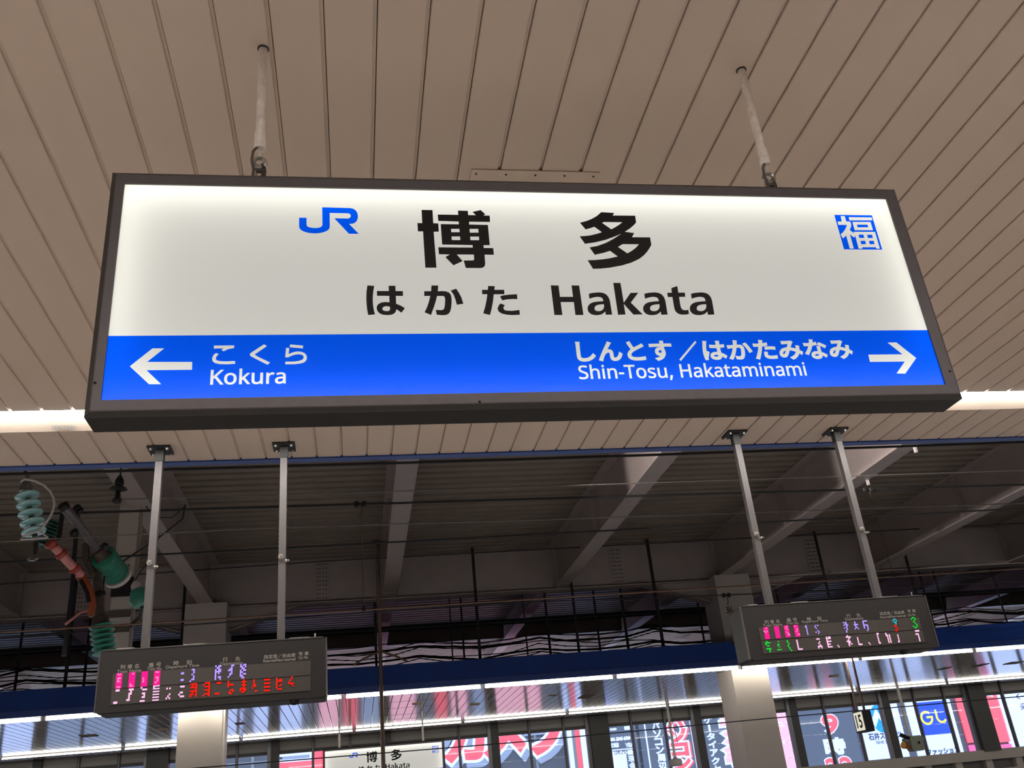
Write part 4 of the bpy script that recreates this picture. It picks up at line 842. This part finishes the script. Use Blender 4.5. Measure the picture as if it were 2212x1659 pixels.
MB().tube([G1(1520, 980, 13.4), G1(1500, 1120, 13.7), Vector((-3.19, 14.1, G1(1500, 1120, 13.7).z - .05))], .03, 8).build('stem', 'frame_dark', ri, True)
pi_ = thing('post_insulator', 'small dark post insulator standing on the thin grey wire', 'insulator', tuple(G0(1640, 420, 12.0)), 'overhead line insulators')
MB().lathe(G0(1640, 430, 12), G0(1690, 50, 12), [(0, .05), (.1, .06), (.2, .03), (.45, .03), (.5, .11), (.56, .09), (.62, .04), (.7, .06), (.85, .05), (1, .02)], 16).build('body', 'wire_black', pi_, True)
MB().tube([G0(1690, 60, 12), Vector((G0(1690, 60, 12).x, 12, ZD))], .012, 6).build('rod', 'wire_black', pi_)
for nm, lab, pts, Y, r in (('stay_cable', 'black stay cable rising from the mast to the left board pole', [(262, 1215), (300, 1190), (345, 1160), (395, 1120), (400, 1090)], 13.96, .012),
                           ('jumper_cable', 'loose black jumper cable curling beside the mast', [(302, 1075), (320, 1100), (340, 1118), (372, 1118), (398, 1095)], 13.94, .008),
                           ('stay_cable', 'thin black stay below the mast plate', [(283, 1270), (300, 1240), (330, 1200), (345, 1155)], 13.95, .008)):
    tag(MB().tube([at(a, b, Y) for a, b in pts], r, 6).build(nm, 'wire_black', smooth=True), lab, 'cable', 'cables at the mast')

# ------------------------------------------------------------------ rods, cables and pole above the far canopy
bp = thing('hanging_post', 'thin brown post hanging in front of the far Hakata board', 'post', (at(822, 1430, 19.7).x, 19.7, -1.4))
bx = at(822, 1430, 19.7).x
MB().tube([(bx, 19.7, ZD), (bx, 19.7, -1.4)], .042, 12).build('pipe', 'pole_brown', bp, True)
MB().box(bx - .12, bx + .12, 19.62, 19.78, ZD - .05, ZD).build('top_plate', 'bracket_brown', bp)
for s in (-1, 1): MB().tube([(bx, 19.7, 3.35), (bx + s * .35, 19.75, 3.22), (bx + s * .55, 19.8, 3.12)], .022, 8).build('brace', 'pole_brown', bp, True)
RODS = [(812, 1290, .03, 21.6), (976, 1300, .016, 22.0), (1001, 1290, .024, 22.3), (1035, 1195, .034, 20.6), (1138, 1300, .018, 22.0), (1187, 1310, .03, 22.4), (1249, 1245, .03, 20.6), (1295, 1300, .026, 22.2), (1356, 1270, .034, 21.8), (1432, 1180, .04, 20.6), (1522, 1320, .026, 22.0), (1815, 1190, .034, 20.6), (1700, 1290, .02, 22), (2008, 1180, .034, 20.6), (2028, 1250, .03, 22.0), (2060, 1280, .022, 22.2), (2190, 1290, .022, 22.0), (150, 1200, .036, 20.7), (45, 1350, .03, 22), (190, 1300, .03, 22.2), (392, 1250, .03, 20.7)]
RODS.sort(); n_ = 0
for px, py, r, Y in RODS:
    x = at(px, 1390, Y).x; n_ += 1
    tag(MB().tube([(x, Y, ZD), (x, Y, ZF + .5)], r, 8).build('hanger_rod', 'frame_dark', smooth=True), 'dark hanger rod between roof and far canopy, ' + ORD[n_ - 1] + ' from the left', 'rod', 'hanger rods over the far canopy')
rnd = random.Random(5)
for k in range(12):
    Y = 22.4 + .1 * (k % 4); z0 = 3.22 + .075 * k; P = []
    sup = [XA / 2 + 2.9 * j for j in range(18)]
    for j, x in enumerate(sup):
        zz = z0 + rnd.uniform(-.05, .06); P.append((x, Y, zz))
        P.append((x + .7, Y + .02, zz - .05 - .09 * rnd.random())); P.append((x + 1.45, Y, zz - .08 - .10 * rnd.random())); P.append((x + 2.2, Y, zz - .05 - .06 * rnd.random()))
    tag(MB().tube(P, .012 + .013 * (k % 3 == 0), 6).build('cable', 'wire_black', smooth=True), 'black cable in the sagging bundle over the far canopy, ' + ORD[k] + ' from below', 'cable', 'cables over the far canopy')
for k, (zz, Y, r) in enumerate(((4.42, 23.0, .06), (3.12, 21.9, .09), (4.75, 24.5, .03), (4.95, 26, .03))):
    tag(MB().tube([(XA, Y, zz), (XB, Y, zz)], r, 8).build('conduit', 'wire_black', smooth=True), ['thick black conduit pipe just above the sagging cable bundle', 'thickest black conduit lying on the far canopy edge', 'thin black conduit hung between thick conduit and girder', 'thin black conduit hung highest and farthest under the roof'][k], 'pipe', 'conduits over the far canopy')

# ------------------------------------------------------------------ the building across the street and its hoardings
YA = 44.0
bd = thing('building', 'grey office building across the street carrying billboards', 'building', (6, YA + 3, -12))
MB().box(-45, 70, YA + .04, YA + 6, -12, 16).build('facade', 'facade', bd)
for zz in np.arange(-1.2, 8, 1.45): MB().box(-45, 70, YA + .02, YA + .04, zz, zz + .05).build('joint', 'facade_joint', bd)
for xx in np.arange(-20, 45, 3.1): MB().box(xx, xx + .12, YA + .01, YA + .04, -12, 16).build('facade_rib', 'facade_joint', bd)
def A(px, py): q = at(px, py, YA); return q.x, q.z
def hoard(name, label, xl, xr, yt, yb, m, yr=None):
    """a hoarding as a thin box on the facade; x edges at mid height"""
    ym = (yt + min(yb, 1690)) / 2; x0 = A(xl, ym)[0]; x1 = A(xr, ym)[0]; z1 = A((xl + xr) / 2, yt)[1]; z0 = A((xl + xr) / 2, yb)[1]
    t = thing(name, label, 'billboard', ((x0 + x1) / 2, YA - .1, z0), 'billboards on the building across the street')
    MB().box(x0, x1, YA - .12, YA - .005, z0, z1).build('panel', m, t)
    return t, x0, x1, z0, z1
def word(t, cs, m, d=0.0, lay=0, dx=0, dz=0, b=0.0):
    cs = bold(cs, b)
    return ink('lettering', [[(p[0] + dx, p[1] + dz) for p in c] for c in cs], YA - .125 - .01 * lay, m, t)
def bx_(xl, xr, yt, yb):
    ym = (yt + yb) / 2; return A(xl, ym)[0], A(xr, ym)[0], A((xl + xr) / 2, yb)[1], A((xl + xr) / 2, yt)[1]
# red lettering of the camera shop
xl0, zb0 = A(604, 1668)[0], A(960, 1646)[1]
tt = thing('shop_lettering', 'huge red katakana lettering with white outline on the building', 'billboard', (A(900, 1640)[0], YA - .1, zb0), 'billboards on the building across the street')
pit = (A(1130, 1630)[0] - A(958, 1640)[0]) / 2; hh = 1.95
x4 = A(962, 1620)[0]
for k, ch in enumerate('ヨドバシカメラ'):
    x = x4 + (k - 4) * pit * 1.0; zz = zb0 + .06
    cs = fit(glyphs(ch), x + .08, x + pit * .95, zz, zz + hh)
    ink('letter_shadow', [[(p[0] + .18, p[1] - .17) for p in c] for c in bold(cs, .27)], YA - .02, 'ad_shadow', tt)
    ink('letter_outline', bold(cs, .24), YA - .04, 'ad_white', tt)
    ink('lettering', bold(cs, .12), YA - .06, 'ad_red', tt)
t, x0, x1, z0, z1 = hoard('striped_hoarding', 'grey hoarding with white and red vertical stripes', 1224, 1300, 1520, 1790, 'ad_grey')
for a, b, m in ((1226, 1236, 'ad_white'), (1243, 1253, 'ad_red'), (1254, 1268, 'ad_white')):
    q0, q1, _, _ = bx_(a, b, 1540, 1680); MB().box(q0, q1, YA - .14, YA - .12, z0, z1).build('stripe', m, t)
t, x0, x1, z0, z1 = hoard('card_hoarding', 'dark credit card hoarding with VISA lettering', 1304, 1378, 1555, 1790, 'ad_slate')
for s_, bb, m in (('0001 2345 6789', (1313, 1360, 1593, 1600), 'ad_white'), ('VISA', (1350, 1367, 1605, 1614), 'ad_white'), ('無料クレジット機能付', (1314, 1371, 1622, 1632), 'ad_white'), ('現', (1356, 1371, 1633, 1646), 'ad_white'), ('金', (1358, 1373, 1647, 1661), 'ad_white'), ('CARD', (1316, 1330, 1574, 1578), 'ad_white'), ('01/22 VALID', (1313, 1335, 1606, 1615), 'ad_white')):
    word(t, fit(glyphs(s_), *bx_(*bb)), m, b=.012)
word(t, fit(glyphs('1'), *bx_(1330, 1350, 1636, 1690)), 'ad_white', b=.12); word(t, fit(glyphs('1'), *bx_(1314, 1326, 1638, 1690)), 'ad_white', b=.1)
q = bx_(1314, 1370, 1618, 1620.5); MB().box(q[0], q[1], YA - .135, YA - .12, q[2], q[3]).build('rule', 'ad_white', t)
q = bx_(1347, 1361, 1569, 1577); MB().box(q[0], q[1], YA - .135, YA - .12, q[2], q[3]).build('chip', 'ad_white', t)
t, x0, x1, z0, z1 = hoard('computer_hoarding', 'dark hoarding with vertical red computer katakana outlined white', 1384, 1512, 1535, 1790, 'ad_slate')
for a in (1397.5, 1497.5): q = bx_(a - 1.6, a + 1.6, 1540, 1690); MB().box(q[0], q[1], YA - .135, YA - .12, z0, z1).build('stripe', 'ad_white', t)
for k, ch in enumerate('パソコン周辺'):
    yy = 1561 + k * 17.2; xx_ = 1415 + k * 3.0; word(t, fit(glyphs(ch), *bx_(xx_ - 8, xx_ + 8, yy, yy + 15)), 'ad_white', b=.02)
for k, ch in enumerate('パソコン'):
    yy = 1546 + k * 30; xx_ = 1456 + k * 5.2; cs = fit(glyphs(ch), *bx_(xx_ - 17, xx_ + 17, yy + 1, yy + 26))
    word(t, cs, 'ad_red', lay=0, dx=.09, dz=-.05, b=.11); word(t, cs, 'ad_white', lay=1, b=.13); word(t, cs, 'ad_red', lay=2, b=.05)
t, x0, x1, z0, z1 = hoard('phone_hoarding', 'dark hoarding with white vertical phone katakana and pale pink letters', 1514, 1640, 1525, 1790, 'ad_slate')
for k, ch in enumerate('ケ｜タイアクセ'):
    yy = 1549 + k * 17.6; xx_ = 1527 + k * 3.4; h_ = 14 if ch != '｜' else 13; w_ = 8 if ch != '｜' else 1.6
    word(t, fit(glyphs(ch), *bx_(xx_ - w_, xx_ + w_, yy, yy + h_)), 'ad_white', b=.02)
for k, ch in enumerate('ラフメモ'):
    yy = 1527 + k * 34; xx_ = 1566 + k * 6; cs = fit(glyphs(ch), *bx_(xx_ - 14, xx_ + 20, yy, yy + 27))
    word(t, cs, 'ad_white', lay=0, b=.16); word(t, cs, 'ad_pink', lay=1, b=.07)
t, x0, x1, z0, z1 = hoard('appliance_hoarding', 'white hoarding with pale pink vertical kanji beside the numbered column', 1655, 1712, 1520, 1790, 'ad_white')
for k, ch in enumerate('生活家電'):
    yy = 1537 + k * 34; xx_ = 1689 + k * 7.5; word(t, fit(glyphs(ch), *bx_(xx_ - 17, xx_ + 17, yy, yy + 31)), 'ad_pink', b=.06)
t, x0, x1, z0, z1 = hoard('hours_hoarding', 'dark hoarding showing opening hours with a red numeral nine', 1716, 1850, 1505, 1780, 'ad_slate')
for ch, bb, m in (('9', (1775, 1806, 1546, 1583), 'r'), ('時', (1780, 1822, 1596, 1629), 'w'), ('2', (1784, 1806, 1640, 1675), 'r'), ('2', (1814, 1838, 1637, 1672), 'r')):
    cs = fit(glyphs(ch), *bx_(*bb))
    if m == 'r': word(t, cs, 'ad_white', lay=0, b=.10); word(t, cs, 'ad_red', lay=1, b=.045)
    else: word(t, cs, 'ad_white', lay=0, b=.06)
t, x0, x1, z0, z1 = hoard('sports_hoarding', 'white sports shop hoarding with blue mountain logo', 1858, 1948, 1512, 1640, 'ad_white')
cx, cz = A(1901, 1552); r_ = (A(1924, 1552)[0] - A(1878, 1552)[0]) / 2
circ = [[(cx + r_ * 1.02 * math.cos(a * math.pi / 18), cz + r_ * 1.2 * math.sin(a * math.pi / 18)) for a in range(36)]]
ink('logo_disc', circ, YA - .125, 'ad_sky', t)
mtn = [[(cx - r_ * .95, cz - .10), (cx - r_ * .35, cz + .48), (cx - r_ * .05, cz + .12), (cx + r_ * .45, cz + .62), (cx + r_ * 1.0, cz - .12), (cx + r_ * .6, cz - .42), (cx + r_ * .25, cz - .08), (cx + r_ * .05, cz - .25), (cx - r_ * .25, cz + .02), (cx - r_ * .45, cz - .16), (cx - r_ * .75, cz - .42)]]
ink('logo_mountain', mtn, YA - .135, 'ad_white', t, 'eo')
word(t, fit(glyphs('石井スポーツ'), *bx_(1873, 1944, 1582, 1597)), 'ad_ink', b=.012); word(t, fit(glyphs('ISHII SPORTS'), *bx_(1890, 1940, 1599, 1606)), 'ad_ink', b=.003)
t, x0, x1, z0, z1 = hoard('fashion_hoarding', 'white fashion shop hoarding with blue square reading GU', 1966, 2064, 1505, 1635, 'ad_white')
q = bx_(1978, 2043, 1516, 1588); MB().box(q[0], q[1], YA - .13, YA - .12, q[2], q[3]).build('blue_square', 'ad_blue', t)
a = bx_(1985, 2012, 1536, 1567)
def arcstroke(cx, cz, rx, rz, a0, a1, wd, n=28):
    o_ = [(cx + rx * math.cos(math.radians(a0 + (a1 - a0) * i / n)), cz + rz * math.sin(math.radians(a0 + (a1 - a0) * i / n))) for i in range(n + 1)]
    i_ = [(cx + (rx - wd) * math.cos(math.radians(a0 + (a1 - a0) * i / n)), cz + (rz - wd) * math.sin(math.radians(a0 + (a1 - a0) * i / n))) for i in range(n, -1, -1)]
    return o_ + i_
gx, gz = (a[0] + a[1]) / 2, (a[2] + a[3]) / 2; rx, rz = (a[1] - a[0]) / 2, (a[3] - a[2]) / 2; wd = rx * .30
ink('lettering', [arcstroke(gx, gz, rx, rz, 45, 360, wd)], YA - .14, 'ad_yellow', t, 'eo')
MB().box(gx + .0, gx + rx, YA - .141, YA - .139, gz - wd * .2, gz + wd * .75).build('lettering', 'ad_yellow', t)
a = bx_(2018, 2041, 1533, 1563); ux, rx2 = (a[0] + a[1]) / 2, (a[1] - a[0]) / 2; uz = a[2] + rx2
ink('lettering', [arcstroke(ux, uz, rx2, rx2, 180, 330, wd)], YA - .14, 'ad_yellow', t, 'eo')
MB().box(ux - rx2, ux - rx2 + wd, YA - .141, YA - .139, uz, a[3]).build('lettering', 'ad_yellow', t)
word(t, fit(glyphs('ファッション'), *bx_(1999, 2070, 1617, 1629)), 'ad_ink', b=.012)
for nm, lab, (xl, xr), wh in (('red_banner', 'tall red banner with white swoosh, left of the window column', (2073, 2106), [(.25, .9), (.55, .86), (.85, .55), (.9, .3), (.6, .55)]), ('red_banner', 'tall red banner with white leaf marks, right of the window column', (2132, 2164), [(.05, .95), (.5, .98), (.75, .80), (.35, .84)])):
    t, x0, x1, z0, z1 = hoard(nm, lab, xl, xr, 1490, 1605, 'ad_red')
    t['group'] = 'red banners on the building across the street'
    ink('white_mark', [[(x0 + (x1 - x0) * u, z0 + (z1 - z0) * (v * .6 + .38)) for u, v in wh]], YA - .125, 'ad_white', t, 'eo')
    MB().box(x0 - .0, x1 + .0, YA - .12, YA - .005, z0 - .62, z0 - .1).build('pink_foot', 'ad_magenta', t)
t, x0, x1, z0, z1 = hoard('white_hoarding', 'white hoarding with a double arrow and a dark kanji', 2170, 2290, 1460, 1780, 'ad_white')
q = bx_(2190, 2212, 1500, 1510); zc = (q[2] + q[3]) / 2
MB().box(q[0] + .1, q[1] + .1, YA - .13, YA - .12, zc - .02, zc + .02).build('arrow_mark', 'ad_ink', t)
for s, xx_ in ((1, q[0]), (-1, q[1] + .2)):
    ink('arrow_mark', [[(xx_, zc), (xx_ + s * .2, zc + .14), (xx_ + s * .24, zc + .11), (xx_ + s * .07, zc), (xx_ + s * .24, zc - .11), (xx_ + s * .2, zc - .14)]], YA - .126, 'ad_ink', t, 'eo')
word(t, fit(glyphs('楽'), *bx_(2200, 2216, 1519, 1534)), 'ad_ink', b=.004)

# unseen hoardings added low on the facade for reflections in the glossy far ceiling
for k, (xl, xr, m, lab) in enumerate(((-200, 60, 'ad_white', 'wide white'), (90, 250, 'ad_shadow', 'pale blue'), (290, 520, 'ad_white', 'second wide white'), (545, 650, 'ad_white', 'narrow white'), (690, 735, 'ad_pink', 'narrow pink'), (745, 775, 'ad_red', 'narrow red'), (785, 845, 'ad_shadow', 'pale blue grey'), (850, 905, 'ad_pink', 'pink'), (950, 975, 'ad_red', 'slim red'), (985, 1020, 'ad_pink', 'pink square'), (1035, 1060, 'ad_shadow', 'slim grey'), (1070, 1185, 'ad_pink', 'wide pink'), (1876, 1960, 'ad_white', 'bright white'), (1980, 2060, 'ad_white', 'second bright white'))):
    x0, x1 = A(xl, 1700)[0], A(xr, 1700)[0]
    o = MB().box(x0, x1, YA - .1, YA - .005, -1.6, .95 if xl < 1800 else .45).build('added_hoarding', m)
    tag(o, lab + ' hoarding added low on the facade, mirrored in the far ceiling', 'billboard', 'low hoardings added on the building across the street')

# unseen lamps added under the neighbouring beams for the bright web patches
for X, lab in ((4.70, 'unseen lamp added under a roof beam, lighting the middle beam'), (8.62, 'unseen lamp added under a roof beam, lighting the column beam')):
    L = Vector((X - 3.55, 10.3, ZB - .14)); T = Vector((X, 12.5, 5.05)); d = (T - L).normalized()
    f = thing('added_lamp', lab, 'lamp', (L.x, L.y, L.z - .1), 'lamps added under the roof')
    MB().lathe(L - d * .2, L, [(0, .05), (.2, .08), (1, .11)], 16).build('reflector', 'steel_dark', f, True)
    MB().tube([(X - 3.92 + .1, L.y, ZB), tuple(L - d * .12)], .02, 8).build('stand', 'steel_dark', f)
    ld = bpy.data.lights.new('added_light', 'SPOT'); ld.energy = 1000; ld.spot_size = math.radians(40); ld.spot_blend = .25; ld.shadow_soft_size = .08; ld.color = (1, .95, .93)
    lo = bpy.data.objects.new('added_light', ld); COL.objects.link(lo); lo.parent = f
    lo.location = L + d * .03 - Vector((L.x, L.y, L.z - .1)); lo.rotation_euler = d.to_track_quat('-Z', 'Y').to_euler()
